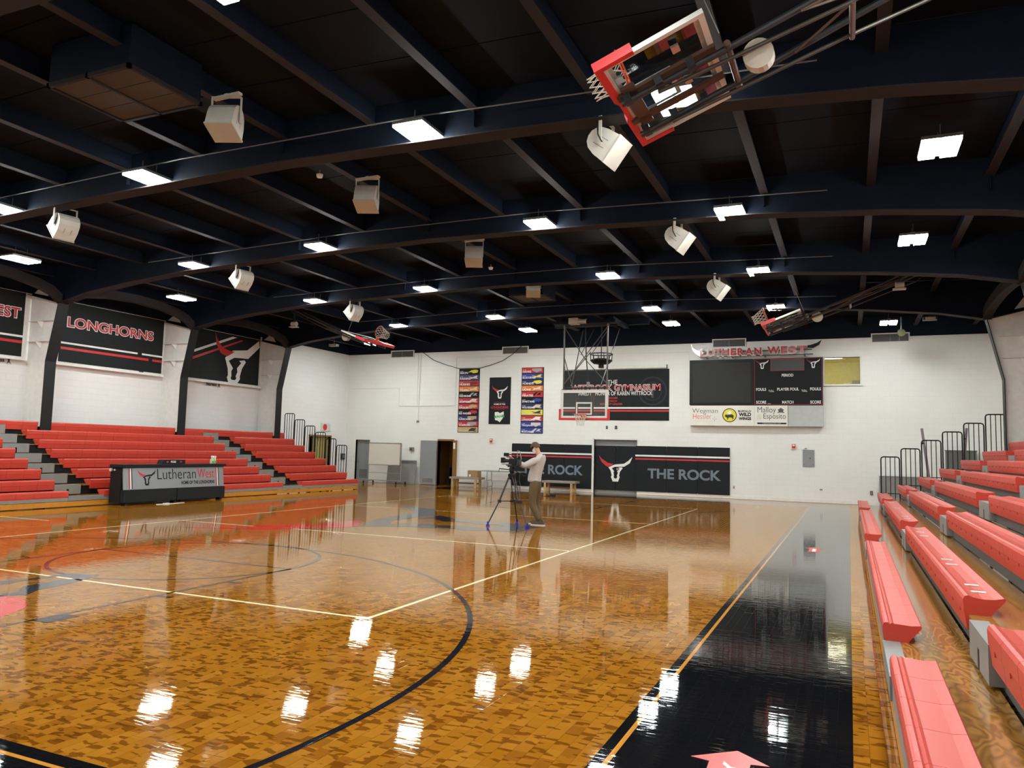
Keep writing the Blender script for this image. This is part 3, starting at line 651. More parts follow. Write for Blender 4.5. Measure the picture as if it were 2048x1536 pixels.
# main hoop lowered at the far end
r = thing('basketball_hoop', (XC, 26.5, 2.9), 'lowered basketball hoop with glass board hanging on a steel truss at the far end', 'basketball hoop')
O = Vector((XC, 26.5, 2.91)); hoop_board(r, O, Vector((1, 0, 0)), Vector((0, 0, 1)), Vector((0, -1, 0)))
mb = MB()
for s in (-1, 1): mb.tube([(XC+s*.84, 26.6, 3.95), (XC+s*.84, 26.6, 6.42)], .032, 8).box(XC+s*.84-.05, XC+s*.84+.05, 26.55, 26.66, 3.9, 4.02)
mb.build('mast_post', mat('grey_mast', rgb(92, 88, 84), .4, .4), r)
MB().tube([(XC-.9, 26.6, 6.36), (XC+.9, 26.6, 6.36)], .03, 8).build('cross_bar', M_PIPE, r); MB().tube([(XC-.84, 26.6, 4.05), (XC+.84, 26.6, 4.05)], .03, 8).build('cross_bar', M_PIPE, r)
mb = MB()
for a, b_ in (((-.84, 6.33), (.0, 5.1)), ((.84, 6.33), (-.84, 4.2)), ((.0, 5.1), (.84, 4.2)), ((-.84, 4.2), (.2, 5.4)), ((-.84, 5.2), (-.5, 4.1))):
    mb.tube([(XC+a[0], 26.62, a[1]), (XC+b_[0], 26.62, b_[1])], .017, 6)
mb.build('diagonal_brace', mat('grey_mast', (0, 0, 0)), r)
mb = MB()
for s in (-1, 1):
    mb.tube([(XC+s*.75, 28.5, 6.55), (XC+s*.55, 26.66, 4.05)], .02, 6).tube([(XC+s*.3, 28.5, 6.55), (XC+s*.2, 26.66, 5.3)], .014, 6)
mb.build('rear_brace', mat('grey_mast', (0, 0, 0)), r)
MB().tube([(XC-.12, 26.9, 6.35), (XC-.02, 26.75, 5.2), (XC+.1, 26.68, 4.2)], .022, 6).build('cable', M_BLACK, r)
MB().tube([(XC+.10, 26.66, 4.28), (XC+.10, 26.66, 4.08)], .06, 8).build('hook_block', M_GREY, r)
MB().box(XC-1.2, XC+1.2, 26.3, 26.8, 6.42, 6.54).box(XC-1.1, XC-.9, 26.4, 28.6, 6.54, 6.66).box(XC+.9, XC+1.1, 26.4, 28.6, 6.54, 6.66).box(XC-.06, XC+.06, 26.3, 26.8, 6.54, 6.965).box(XC-1.92, XC+1.92, 28.4, 28.6, 6.66, 6.91).build('roof_mount', M_STEEL, r)
MB().box(XC-.55, XC-.2, 26.2, 26.5, 6.4, 6.62).tube([(XC-.2, 26.35, 6.5), (XC+.1, 26.35, 6.5)], .09, 10).build('winch', M_SPK, r)
# black shot-clock drum hanging behind the truss
r = thing('hanging_drum', (XC+.42, 27.2, 5.05), 'black round caged projector hanging behind the far hoop truss', 'projector')
cc = (XC+.42, 27.2, 5.15)
MB().lathe([(.10, -.30), (.10, -.17), (.30, -.14), (.42, -.03), (.42, .0), (.25, .05)], cc, 16).build('drum', M_BLACK, r)
mb = MB()
for k in range(12):
    a = 2*PI*k/12; mb.tube([(cc[0]+.4*math.cos(a), cc[1]+.4*math.sin(a), cc[2]-.02), (cc[0]+.42*math.cos(a), cc[1]+.42*math.sin(a), cc[2]+.22)], .012, 5)
ringp = [(cc[0]+.42*math.cos(2*PI*k/24), cc[1]+.42*math.sin(2*PI*k/24), cc[2]+.22) for k in range(24)]
mb.tube(ringp, .02, 6, closed=True).build('cage', M_BLACK, r); MB().tube([(cc[0], cc[1], cc[2]), (cc[0], cc[1], 6.75)], .02, 6).build('stem', M_BLACK, r)
# side hoops folded up to the roof
def side_hoop(yc, s, lab):
    X = lambda x: x if s == 1 else 2*XC-x
    O = Vector((X(-2.20), yc, 5.46)); V = Vector((s*1.04, 0, .40)).normalized(); Nn = Vector((-s*V.z, 0, abs(V.x)))
    U = Vector((0, 1, 0))
    r = thing('basketball_hoop', (X(-1.7), yc, 5.6), lab, 'basketball hoop'); r['hang'] = tuple(-V*.55+Vector((0, 0, -.2)) - Vector((s*.35, 0, 0)))
    fn = hoop_board(r, O, U, V, Nn); del r['hang']
    m1, m2 = MB(), MB()
    for q, e0 in ((-.30, .1), (.52, .1)):
        m1.tube([fn(q, .02, -.14), fn(q*.92, 1.15, -.14), fn(q*.8, 3.1, -.10), fn(q*.75, 5.2, .04)], .036, 10)
        m2.tube([fn(q*.9, .40, -.2), fn(q*.75+.08, 2.3, -.26), fn(q*1.05+.3, 4.2, -.2), fn(q+.5, 5.3, .1)], .022, 8)
    m1.build('mast', M_PIPE, r); m2.build('brace', mat('worn_pipe', rgb(70, 66, 60), .4, .4), r)
    MB().tube([fn(-.36, 1.18, -.13), fn(.58, 1.18, -.13)], .036, 8).build('cross_bar', M_RUST, r); MB().tube([fn(-.15, 2.35, -.26), fn(.55, 2.35, -.26)], .03, 8).build('cross_bar', M_RUST, r)
    g = MB()
    for a, b_ in (((-.28, 1.9), (.2, 3.0)), ((.45, 1.8), (-.2, 2.9)), ((-.25, 3.2), (.5, 4.3)), ((.42, 3.0), (-.2, 4.3)), ((-.28, 1.9), (-.1, 4.5))): g.tube([fn(a[0], a[1], -.16), fn(b_[0], b_[1], -.12)], .016, 6)
    g.build('lattice', M_RUST, r)
    for q in (-.30, .52):
        for v in (.1, .45, .8): MB().prism([(q-.06, v-.04), (q+.06, v-.04), (q+.06, v+.04), (q-.06, v+.04)], fn, -.165, -.06).build('clamp', M_PIPE, r)
    for q in (-.62, .05):
        for v in (.12, .72): MB().prism([(q-.06, v-.04), (q+.06, v-.04), (q+.06, v+.04), (q-.06, v+.04)], fn, -.075, -.05).build('glass_bracket', mat('chrome', rgb(200, 200, 196), .2, .9), r)
    a = fn(-.12, 1.42, -.26)
    MB().tube([a, a+Vector((0, .16, .02))], .15, 20).build('counterweight', mat('pale_disc', rgb(190, 180, 162), .5), r)
    MB().tube([fn(-.4, 1.15, -.02), fn(-.4, 1.15, 1.15)], .006, 5).build('lift_cable', M_GREY, r)
    MB().tube([fn(-.9, 5.1, .0), fn(1.2, 5.1, .0)], .04, 8).box(X(2.9)-.08, X(2.9)+.08, yc-1.0, yc-.85, 6.9, 7.0).build('pivot_bar', M_PIPE, r)
    return r
side_hoop(7.75, 1, 'glass basketball hoop with red padding folded up overhead in the near right')
side_hoop(23.3, 1, 'glass basketball hoop folded up to the roof at the far right above the sign letters')
side_hoop(23.0, -1, 'basketball hoop folded up to the roof at the far left, net tipped sideways')

# ---------------------------------------------------------------- banners and signs on the far wall
FZ = YF-.004
def panel(r, name, u0, u1, v0, v1, fn, d0, d1, m, bev=0):
    return MB().prism([(u0, v0), (u1, v0), (u1, v1), (u0, v1)], fn, d0, d1).build(name, m, r, bev=bev)
def col(n, *c): return mat(n, rgb(*c), .55, var=.04)
K_RED, K_BLUE, K_NAVY, K_ORG, K_YEL, K_BLK, K_PUR, K_TAN = col('print_red', 186, 40, 46), col('print_blue', 40, 62, 150), col('print_navy', 26, 34, 92), col('print_orange', 222, 126, 44), col('print_yellow', 228, 214, 50), M_INKK, col('print_purple', 70, 56, 110), col('print_tan', 190, 160, 112)
K_GRY, K_LGR, K_GRN = col('print_silver', 160, 160, 158), col('print_light', 214, 206, 190), col('print_green', 60, 170, 80)
EMB = {'wing': [(-1, -.3), (-.3, .7), (.6, .9), (1, .3), (.7, -.5), (0, -.7), (-.3, -.2)], 'bars': [(-1, -.9), (-.5, -.9), (.3, .9), (-.1, .9)],
       'head': [(-.9, -.8), (-.6, .4), (0, .9), (.8, .6), (1, -.1), (.5, -.2), (.6, -.8), (.1, -.4), (-.2, -.9)], 'tri': [(-1, -.8), (0, .8), (.9, .7), (.4, -.2), (1, -.9), (.1, -.5)],
       'shield': [(-.8, .8), (.8, .8), (.9, 0), (0, -.95), (-.9, 0)], 'claw': [(-1, .5), (-.1, .1), (.8, .9), (.3, 0), (1, -.6), (0, -.4), (-.8, -.9), (-.4, -.1)]}
def name_banner(x0, x1, z0, z1, rows, label):
    r = thing('banner', ((x0+x1)/2, FZ, z0), label, 'banner')
    fn = far(FZ)
    panel(r, 'backing', x0, x1, z0, z1, fn, .002, .012, M_INKK)
    h = (z1-z0)/len(rows); wd = x1-x0
    for i, (nm, bg, ink, em, shape) in enumerate(rows):
        b = z1-h*(i+1)
        p = panel(r, 'name_panel', x0+.02, x1-.03, b+.018, b+h-.012, fn, .012, .014, bg)
        MB().flat([(x0+wd*.68+a*wd*.25, b+h*.5+c*h*.40) for a, c in EMB[shape]], lambda u, v, q=0: fn(u, v, .0155)).flat([(x0+wd*.80+a*wd*.12, b+h*.55+c*h*.3) for a, c in EMB['tri']], lambda u, v, q=0: fn(u, v, .0157)).build('emblem', em, p)
        mb = MB(); txt(mb, nm, fn, x0+.05, x0+.05+min(wd*.58, .062*len(nm)+.10), b+.035, b+.035+h*.34, bold=.03, w=.017); txt(mb, 'HOME', fn, x0+.05, x0+.22, b+.035+h*.42, b+.035+h*.52, bold=.02, w=.017)
        mb.build('lettering', ink, p)
name_banner(-16.56, -15.49, 2.46, 5.41, [('BISON', K_BLK, M_INKW, K_YEL, 'wing'), ('RAIDERS', K_PUR, M_INKW, K_LGR, 'claw'), ('HUSKIES', K_RED, M_INKW, col('print_maroon', 120, 30, 40), 'head'), ('TIGERS', K_ORG, M_INKW, K_LGR, 'claw'), ('REDSKINS', K_BLK, M_INKW, K_GRY, 'bars'), ('SKIPPERS', K_RED, M_INKW, K_LGR, 'tri'), ('EAGLES', K_RED, M_INKW, K_TAN, 'head'), ('RED RAIDERS', K_BLK, M_INKW, K_RED, 'head'), ('HURRICANES', K_NAVY, M_INKW, K_TAN, 'shield'), ('WARRIORS', K_RED, M_INKW, K_GRY, 'shield'), ('DRAGONS', K_TAN, K_LGR, col('print_dark_green', 40, 58, 40), 'tri')], 'tall banner of eleven team name strips, left of the black longhorn banner')
name_banner(-13.39, -12.32, 2.46, 5.41, [('HAWKS', K_RED, M_INKW, K_GRY, 'shield'), ('BLUE DEVILS', K_BLUE, M_INKW, K_YEL, 'claw'), ('HORNETS', K_NAVY, M_INKW, K_YEL, 'wing'), ('LIONS', K_ORG, M_INKW, K_LGR, 'claw'), ('PIRATES', K_RED, M_INKW, K_BLK, 'bars'), ('SPARTANS', K_BLK, M_INKW, K_BLUE, 'head'), ('WOLVERINES', K_NAVY, M_INKW, K_LGR, 'tri'), ('MARAUDERS', K_YEL, K_LGR, K_NAVY, 'claw'), ('LONGHORNS', K_RED, M_INKW, M_INKW, 'tri'), ('TROJANS', K_BLUE, M_INKW, K_LGR, 'shield'), ('MUSTANGS', K_BLUE, M_INKW, K_LGR, 'bars')], 'tall banner of eleven team name strips, right of the black longhorn banner')
r = thing('banner', (-14.45, FZ, 2.86), 'black banner with a longhorn skull and a white and green state outline', 'banner'); fn = far(FZ)
panel(r, 'backing', -14.98, -13.91, 2.86, 4.99, fn, .002, .012, M_CLOTH)
logo(r, fn, -14.45, 4.33, .40, M_INKW, M_INKR, .012)
mb = MB(); txt(mb, 'HOME OF THE', fn, -14.73, -14.17, 3.73, 3.80, bold=.03, w=.015); mb.build('lettering', M_INKW, r)
mb = MB(); txt(mb, 'LONGHORNS', fn, -14.88, -14.02, 3.57, 3.68, bold=.02, w=.015); mb.flat([(-14.72, 3.85), (-14.18, 3.85), (-14.18, 3.86), (-14.72, 3.86)], lambda u, v, q=0: fn(u, v, .015)).flat([(-14.72, 3.53), (-14.18, 3.53), (-14.18, 3.54), (-14.72, 3.54)], lambda u, v, q=0: fn(u, v, .015)); mb.build('lettering', M_INKR, r)
MB().flat([(-14.68, 3.40), (-14.52, 3.42), (-14.42, 3.36), (-14.24, 3.44), (-14.22, 3.22), (-14.30, 3.10), (-14.42, 2.95), (-14.52, 3.02), (-14.66, 3.05)], lambda u, v, q=0: fn(u, v, .015)).build('state_outline', M_INKW, r)
mb = MB().flat([(-14.70, 3.14), (-14.68, 3.24), (-14.22, 3.30), (-14.19, 3.18)], lambda u, v, q=0: fn(u, v, .0165)); mb.build('ribbon', K_GRN, r)
mb = MB(); txt(mb, 'LTC', fn, -14.58, -14.30, 3.16, 3.27, bold=.02, w=.018); mb.build('lettering', M_INKW, r)
# big name banner behind the hoop
r = thing('banner', (-9.06, FZ, 3.06), 'large black gymnasium name banner behind the lowered hoop', 'banner')
panel(r, 'backing', -11.39, -6.75, 3.07, 5.22, fn, .002, .014, M_CLOTH)
F2 = lambda d: (lambda u, v, q=0: fn(u, v, d))
MB().flat([(-11.39, 3.56), (-6.75, 3.56), (-6.75, 3.63), (-11.39, 3.63)], F2(.017)).build('stripe', M_INKW, r)
MB().flat([(-11.39, 3.44), (-6.75, 3.44), (-6.75, 3.51), (-11.39, 3.51)], F2(.017)).build('stripe', M_INKR, r)
mb = MB(); txt(mb, 'THE', fn, -9.40, -8.96, 4.60, 4.79, w=.017); txt(mb, 'NAMED IN HONOR OF KAREN WITTROCK', fn, -10.80, -7.45, 4.13, 4.30, bold=.012, w=.017); mb.build('lettering', M_INKW, r)
mb = MB(); txt(mb, 'WITTROCK GYMNASIUM', fn, -11.05, -7.12, 4.32, 4.60, bold=.04, w=.016); mb.build('lettering', M_INKW, r)
mb = MB(); txt(mb, 'WITTROCK GYMNASIUM', fn, -11.04, -7.13, 4.335, 4.585, bold=.008, w=.018); txt(mb, 'TEACHER', fn, -9.45, -8.93, 3.98, 4.06, bold=.02, w=.017); txt(mb, 'COACH', fn, -9.40, -8.98, 3.85, 3.93, bold=.02, w=.017); txt(mb, 'SERVANT LEADER', fn, -9.72, -8.72, 3.72, 3.80, bold=.02, w=.017); mb.build('lettering', M_INKR, r)
mb = MB(); M_FAINT = mat('faint_print', (.045, .046, .05), .5)
for rr, wd in ((.58, .016), (.54, .008), (.38, .012)):
    for k in range(40):
        a, b_ = 2*PI*k/40, 2*PI*(k+1)/40
        mb.add([fn(-7.45+q*math.cos(t), 4.30+q*math.sin(t), .0155) for q, t in ((rr, a), (rr+wd, a), (rr+wd, b_), (rr, b_))], [(0, 1, 2, 3)])
mb.prism([(-7.50, 4.02), (-7.40, 4.02), (-7.40, 4.62), (-7.50, 4.62)], fn, .0145, .0155).prism([(-7.62, 4.36), (-7.28, 4.36), (-7.28, 4.46), (-7.62, 4.46)], fn, .0145, .0155); mb.build('seal', M_FAINT, r)
r = thing('screen_case', (-9.1, FZ, 5.25), 'long white roll-up screen case above the gymnasium name banner', 'projector screen')
MB().box(-11.3, -6.84, FZ-.13, FZ, 5.25, 5.38).build('case', M_WHITE, r, bev=.01); MB().box(-6.86, -6.82, FZ-.14, FZ, 5.24, 5.39).box(-11.32, -11.28, FZ-.14, FZ, 5.24, 5.39).build('end_cap', M_GREY, r)
# wall pads with lettering
def wall_pads(x0, x1, joints, label, tx, y=FZ):
    r = thing('wall_pad', ((x0+x1)/2, FZ, .14), label, 'wall padding')
    e = [x0]+joints+[x1]
    for a, b_ in zip(e, e[1:]): MB().box(a+.004, b_-.004, FZ-.055, FZ-.002, .14, 2.01).build('pad_panel', M_CLOTH, r, bev=.014)
    g = far(FZ-.055)
    MB().prism([(x0, 1.575), (x1, 1.575), (x1, 1.645), (x0, 1.645)], g, 0, .002).build('stripe', M_INKW, r)
    MB().prism([(x0, 1.445), (x1, 1.445), (x1, 1.505), (x0, 1.505)], g, 0, .002).build('stripe', M_INKR, r)
    mb = MB(); txt(mb, 'THE ROCK', g, tx[0], tx[1], tx[2], tx[3], bold=.03, w=.001); mb.build('lettering', M_INKG, r)
wall_pads(-13.78, -10.02, [-12.55, -11.28], 'black padded wall panels lettered in grey, left of the padded double doors', (-13.25, -10.42, .70, 1.12))
wall_pads(-8.14, -4.32, [-6.84, -5.58], 'black padded wall panels lettered in grey, right of the padded double doors', (-7.62, -4.66, .68, 1.10))
# scoreboard group
r = thing('video_screen', (-4.63, FZ, 3.69), 'large blank grey video screen in a black frame beside the scoreboard', 'screen')
MB().box(-5.88, -3.385, FZ-.24, FZ, 3.69, 5.52).build('frame', M_BLACK, r, bev=.015)
MB().box(-5.76, -3.50, FZ-.246, FZ-.238, 3.80, 5.38).build('display', mat('blank_display', rgb(50, 50, 47), .6, spec=.2), r)
r = thing('scoreboard', (-2.13, FZ, 3.69), 'black scoreboard with white lettering and dark red border', 'scoreboard')
MB().box(-3.375, -.875, FZ-.24, FZ, 3.69, 5.52).build('cabinet', M_INKK, r); g = far(FZ-.24); M_MAR = col('maroon_trim', 120, 28, 44)
def border(x0, x1, z0, z1, t, d=.002):
    mb = MB()
    for q in ((x0, x1, z0, z0+t), (x0, x1, z1-t, z1), (x0, x0+t, z0+t, z1-t), (x1-t, x1, z0+t, z1-t)): mb.prism([(q[0], q[2]), (q[1], q[2]), (q[1], q[3]), (q[0], q[3])], g, 0, d)
    return mb
border(-3.37, -.88, 3.695, 5.515, .025).build('border', M_MAR, r)
border(-2.76, -1.52, 5.02, 5.49, .03).build('message_frame', M_MAR, r)
MB().prism([(-2.73, 5.05), (-1.55, 5.05), (-1.55, 5.46), (-2.73, 5.46)], g, 0, .003).build('message_panel', mat('dim_panel', (.03, .032, .035), .4), r)
for x in (-3.06, -1.20): logo(r, g, x, 5.30, .25, M_INKW, M_MAR)
mb = MB()
for s, a, b_, c, d in (('PERIOD', -2.34, -1.92, 4.79, 4.90), ('FOULS', -3.29, -2.92, 4.25, 4.36), ('T.O.L.', -2.83, -2.62, 4.20, 4.28), ('PLAYER FOUL', -2.51, -1.72, 4.25, 4.36), ('T.O.L.', -1.63, -1.42, 4.20, 4.28), ('FOULS', -1.32, -.94, 4.25, 4.36), ('SCORE', -3.29, -2.92, 3.745, 3.86), ('MATCH', -2.33, -1.92, 3.745, 3.86), ('SCORE', -1.32, -.94, 3.745, 3.86)):
    mb = MB(); txt(mb, s, g, a, b_, c, d, bold=.02, w=.004); mb.build('lettering', M_INKW, r)
MB().prism([(-2.87, 3.735), (-2.75, 3.735), (-2.75, 3.75), (-2.87, 3.75)], g, 0, .004).build('paper_strip', M_INKW, r)
g = far(FZ-.26)
def sponsor(x0, x1, d, label, m=M_CREAMP):
    r = thing('sponsor_panel', ((x0+x1)/2, FZ, 2.87), label, 'sign'); MB().box(x0, x1, FZ-d, FZ, 2.87, 3.675).build('panel', m, r, bev=.006); return r
r = sponsor(-5.87, -3.37, .26, 'cream sign panel with round yellow buffalo emblem under the video screen')
K_CH = col('print_charcoal', 84, 84, 92); K_TER = col('print_terracotta', 222, 104, 62)
mb = MB(); txt(mb, 'Wegman', g, -5.76, -4.75, 3.32, 3.56, w=.004, bold=-.008); mb.build('lettering', K_CH, r)
mb = MB(); txt(mb, 'Hessler', g, -5.73, -5.00, 3.14, 3.35, w=.004, bold=-.008); mb.build('lettering', K_TER, r)
mb = MB(); txt(mb, 'A LEGAL PROFESSIONAL ASSOCIATION', g, -5.73, -4.96, 3.045, 3.075, w=.004); mb.build('lettering', K_LGR, r)
mb = MB()
for k in range(4):
    a = k*PI/2; mb.flat([(-4.88+q*math.cos(t), 3.14+q*math.sin(t)) for q, t in ((.02, a-.6), (.105, a), (.02, a+.6), (.05, a))], lambda u, v, q=0: g(u, v, .004))
mb.build('star', col('print_ink_blue', 44, 50, 96), r)
disc = lambda cx, cz, q, n=36: [(cx+q*math.cos(2*PI*k/n), cz+q*math.sin(2*PI*k/n)) for k in range(n)]
MB().prism(disc(-4.30, 3.29, .275), g, 0, .003).build('emblem_ring', M_INKK, r); MB().prism(disc(-4.30, 3.29, .245), g, .003, .005).build('emblem_disc', K_YEL, r)
B = [(-.95, -.1), (-.85, .35), (-.55, .3), (-.2, .3), (.2, .45), (.7, .3), (.95, -.2), (.75, -.1), (.8, -.6), (.6, -.9), (.55, -.5), (.2, -.35), (-.2, -.4), (-.3, -.85), (-.5, -.9), (-.45, -.5), (-.75, -.3)]
MB().prism([(-4.30+a*.19, 3.26+b_*.16) for a, b_ in B], g, .005, .007).build('emblem_buffalo', col('print_dark', 44, 40, 42), r)
MB().prism([(-4.37, 3.36), (-4.40, 3.44), (-4.34, 3.42), (-4.30, 3.48), (-4.25, 3.43), (-4.20, 3.45), (-4.24, 3.36), (-4.28, 3.31)], g, .007, .009).build('emblem_horns', M_INKW, r)
mb = MB(); txt(mb, 'BUFFALO', g, -3.97, -3.48, 3.41, 3.49, bold=.03, w=.004); txt(mb, 'WILD', g, -3.95, -3.48, 3.25, 3.39, bold=.05, w=.004); txt(mb, 'WINGS', g, -3.95, -3.48, 3.10, 3.22, bold=.05, w=.004); mb.build('lettering', M_INKK, r)
r = sponsor(-3.365, -2.13, .26, 'cream sign panel with dark rose print, right of the buffalo sign')
mb = MB(); txt(mb, 'Malloy', g, -3.24, -2.56, 3.33, 3.62, w=.004, bold=-.006); txt(mb, 'Esposito', g, -3.02, -2.20, 3.10, 3.36, w=.004, bold=-.006); mb.build('lettering', col('print_ink', 60, 58, 58), r)
MB().prism([(-3.25, 2.95), (-2.18, 2.95), (-2.18, 3.01), (-3.25, 3.01)], g, 0, .003).build('bar', M_INKK, r)
mb = MB(); txt(mb, 'MalloyEsposito.com', g, -3.05, -2.38, 2.963, 2.997, w=.005); mb.build('lettering', M_INKW, r)
mb = MB()
for q, a in ((.10, .3), (.075, 1.2), (.05, 2.0)): mb.flat([(-2.38+q*1.0*math.cos(t+a)*(1+.18*math.cos(5*t)), 3.48+q*.9*math.sin(t+a)*(1+.18*math.cos(5*t))) for t in [2*PI*k/20 for k in range(20)]], lambda u, v, w_=0: g(u, v, .004+.1*(.1-q)*.1))
mb.flat([(-2.52, 3.40), (-2.44, 3.45), (-2.46, 3.38)], lambda u, v, q=0: g(u, v, .004)).flat([(-2.24, 3.40), (-2.32, 3.45), (-2.30, 3.38)], lambda u, v, q=0: g(u, v, .004)); mb.build('rose_print', K_CH, r)
mb = MB(); txt(mb, '&', g, -3.27, -3.08, 3.13, 3.32, w=.004, bold=-.01); mb.build('ampersand', K_LGR, r)
sponsor(-2.12, -.875, .235, 'blank pale grey sign panel under the scoreboard', mat('blank_grey', rgb(186, 188, 184), .5))
# raised letters over the scoreboard
r = thing('raised_letter_sign', (-3.3, FZ-.3, 5.6), 'red raised letters with long horns mounted above the scoreboard', 'sign')
g = far(FZ-.30)
fr = MB().box(-5.46, -1.20, FZ-.29, FZ-.25, 5.62, 5.66).box(-5.40, -1.24, FZ-.29, FZ-.25, 5.80, 5.84)
for x in (-5.2, -4.2, -2.95, -1.5): fr.box(x-.02, x+.02, FZ-.27, FZ, 5.58, 5.62)
fr.build('mounting_rail', M_PIPE, r)
X_ = [('L', -5.44, -5.19), ('U', -5.16, -4.88), ('T', -4.86, -4.60), ('H', -4.57, -4.29), ('E', -4.25, -4.02), ('R', -3.99, -3.73), ('A', -3.70, -3.38), ('N', -3.35, -3.07), ('W', -2.86, -2.40), ('E', -2.36, -2.12), ('S', -2.09, -1.80), ('T', -1.78, -1.42)]
M_SIGN = mat('sign_red', rgb(170, 26, 40), .22, var=.1, scale=3)
for ch, a, b_ in X_:
    zo = .0 if a < -3 else .02
    lt = MB(); txt(lt, ch, g, a-.018, b_+.018, 5.632+zo, 5.968+zo, bold=.05, w=0, depth=.06); o = lt.build('letter', M_INKW, r)
    lf = MB(); txt(lf, ch, g, a+.002, b_-.002, 5.655+zo, 5.945+zo, bold=.03, w=.0605, depth=.008); lf.build('letter_face', M_SIGN, o)
MB().prism([(-5.46, 5.66), (-5.30, 5.80), (-5.62, 5.92), (-5.74, 6.02), (-5.80, 6.18), (-5.78, 5.98), (-5.66, 5.80)], g, 0, .04).build('horn', mat('chrome_horn', rgb(190, 190, 190), .3, .6), r)
MB().prism([(-1.44, 5.90), (-1.20, 5.86), (-.98, 5.98), (-.89, 6.17), (-1.06, 6.06), (-1.30, 5.98), (-1.44, 5.97)], g, 0, .04).build('horn', M_BLACK, r)
# vents
for i, (a, b_, n, nm) in enumerate(((-20.33, -19.03, 2, 'leftmost wall vent grille under the black ceiling line'), (-14.37, -13.08, 2, 'wall vent grille above the black longhorn banner'), (-5.01, -3.69, 2, 'wall vent grille behind the raised red letters'), (.81, 2.10, 3, 'rightmost wall vent grille, above and right of the booth window'))):
    r = thing('wall_vent', ((a+b_)/2, FZ, 6.04), nm, 'vent')
    e = [a+.04, (a+b_)/2, b_-.04] if n == 2 else [a+.04, a+.64, a+.95, b_-.04]
    MB().box(a, b_, FZ-.05, FZ, 6.34, 6.38).box(a, b_, FZ-.05, FZ, 6.035, 6.06).box(a, a+.04, FZ-.05, FZ, 6.06, 6.34).box(b_-.04, b_, FZ-.05, FZ, 6.06, 6.34).build('frame', M_WHITE, r)
    for x in e[1:-1]: MB().box(x-.015, x+.015, FZ-.05, FZ, 6.06, 6.34).build('mullion', M_GREY, r)
    MB().box(a+.03, b_-.03, FZ-.012, FZ-.004, 6.05, 6.35).build('backing', M_DGREY, r)
    mb = MB(); k = int((b_-a)/.035)
    for q in range(k):
        x = a+.05+(b_-a-.1)*q/(k-1); mb.box(x-.004, x+.004, FZ-.04, FZ-.01, 6.06, 6.34)
    tag(mb.build('louvres', mat('vent_grey', rgb(120, 118, 110), .6), r), kind='stuff')
# small fittings on the far wall
def plate(name, x0, x1, z0, z1, d, m, label, cat, part=None):
    r = thing(name, ((x0+x1)/2, FZ, z0), label, cat); MB().box(x0, x1, FZ-d, FZ, z0, z1).build('plate', m, r, bev=min(.006, d*.3))
    if part:
        for pn, q in part: MB().box(q[0], q[1], FZ-d-q[5], FZ-d, q[2], q[3]).build(pn, q[4], r)
    return r
for x, nm in ((-14.81, 'red and white fire alarm strobe under the longhorn banner'), (-1.94, 'red and white fire alarm strobe above the grey electrical panel')):
    plate('fire_alarm', x-.10, x+.10, 1.99, 2.27, .03, M_INKW, nm, 'fire alarm', [('strobe', (x-.065, x+.065, 2.04, 2.20, M_PAD, .03)), ('lamp', (x-.04, x+.04, 2.12, 2.18, M_INKW, .05))])
plate('electrical_panel', -1.62, -1.20, 1.34, 1.99, .02, M_DOOR, 'grey metal electrical panel door on the white wall', 'panel', [('latch', (-1.37, -1.34, 1.65, 1.69, M_BLACK, .01)), ('screw', (-1.58, -1.56, 1.42, 1.44, M_BLACK, .005)), ('screw', (-1.26, -1.24, 1.42, 1.44, M_BLACK, .005))])
plate('junction_box', -1.56, -1.44, 2.01, 2.09, .05, M_WHITE, 'small white box on top of the electrical panel', 'box', [('lens', (-1.54, -1.46, 2.03, 2.06, M_GREY, .005))])
plate('wall_outlet', -4.21, -4.13, .39, .52, .012, M_TANP if 'M_TANP' in globals() else mat('tan_plate', rgb(196, 184, 150), .5), 'tan outlet plate just right of the black wall padding', 'outlet', [('socket', (-4.19, -4.15, .42, .49, M_GREY, .004))])
plate('wall_outlet', -1.04, -.92, .45, .55, .012, M_INKW, 'white outlet plate with two dark sockets below the electrical panel', 'outlet', [('socket', (-1.02, -.99, .47, .53, M_BLACK, .004)), ('socket', (-.97, -.94, .47, .53, M_BLACK, .004))])
plate('wall_outlet', .69, .79, .37, .53, .02, M_BROWN, 'dark brown outlet plate near the right bleacher railings', 'outlet', [('socket', (.715, .765, .40, .50, M_GREY, .004))])
plate('wall_outlet', -19.09, -18.99, .36, .53, .02, M_BROWN, 'dark brown outlet plate left of the open grey door', 'outlet', [('socket', (-19.065, -19.015, .39, .49, M_GREY, .004))])
plate('wall_switch', -9.44, -9.36, 2.70, 2.83, .02, M_PIPE, 'left dark switch plate above the padded doors', 'switch', [('toggle', (-9.415, -9.385, 2.73, 2.80, M_GREY, .01))])
plate('wall_switch', -9.05, -8.95, 2.70, 2.84, .02, M_PIPE, 'right dark switch plate above the padded doors', 'switch', [('toggle', (-9.015, -8.985, 2.73, 2.80, M_GREY, .01))])
plate('wall_heater_control', -19.07, -18.85, 1.56, 1.73, .10, M_GREY, 'grey metal box on the wall between whiteboard and open door', 'box', [('dial', (-19.0, -18.92, 1.60, 1.68, M_PIPE, .01))])
r = thing('conduit', (-18.7, FZ, 2.97), 'thin white painted conduit dropping down the far wall left of the banners', 'pipe')
mb = MB().tube([(-18.64, FZ-.02, 6.2), (-18.70, FZ-.02, 2.97)], .016, 6).tube([(-18.78, FZ-.02, 6.2), (-18.78, FZ-.02, 3.75)], .012, 6).build('riser', M_WHITE, r); MB().box(-18.76, -18.64, FZ-.04, FZ, 2.9, 3.0).build('box', M_GREY, r)
r = thing('conduit', (-19.8, FZ, 3.7), 'thin horizontal conduit stepping along the far wall at left', 'pipe')
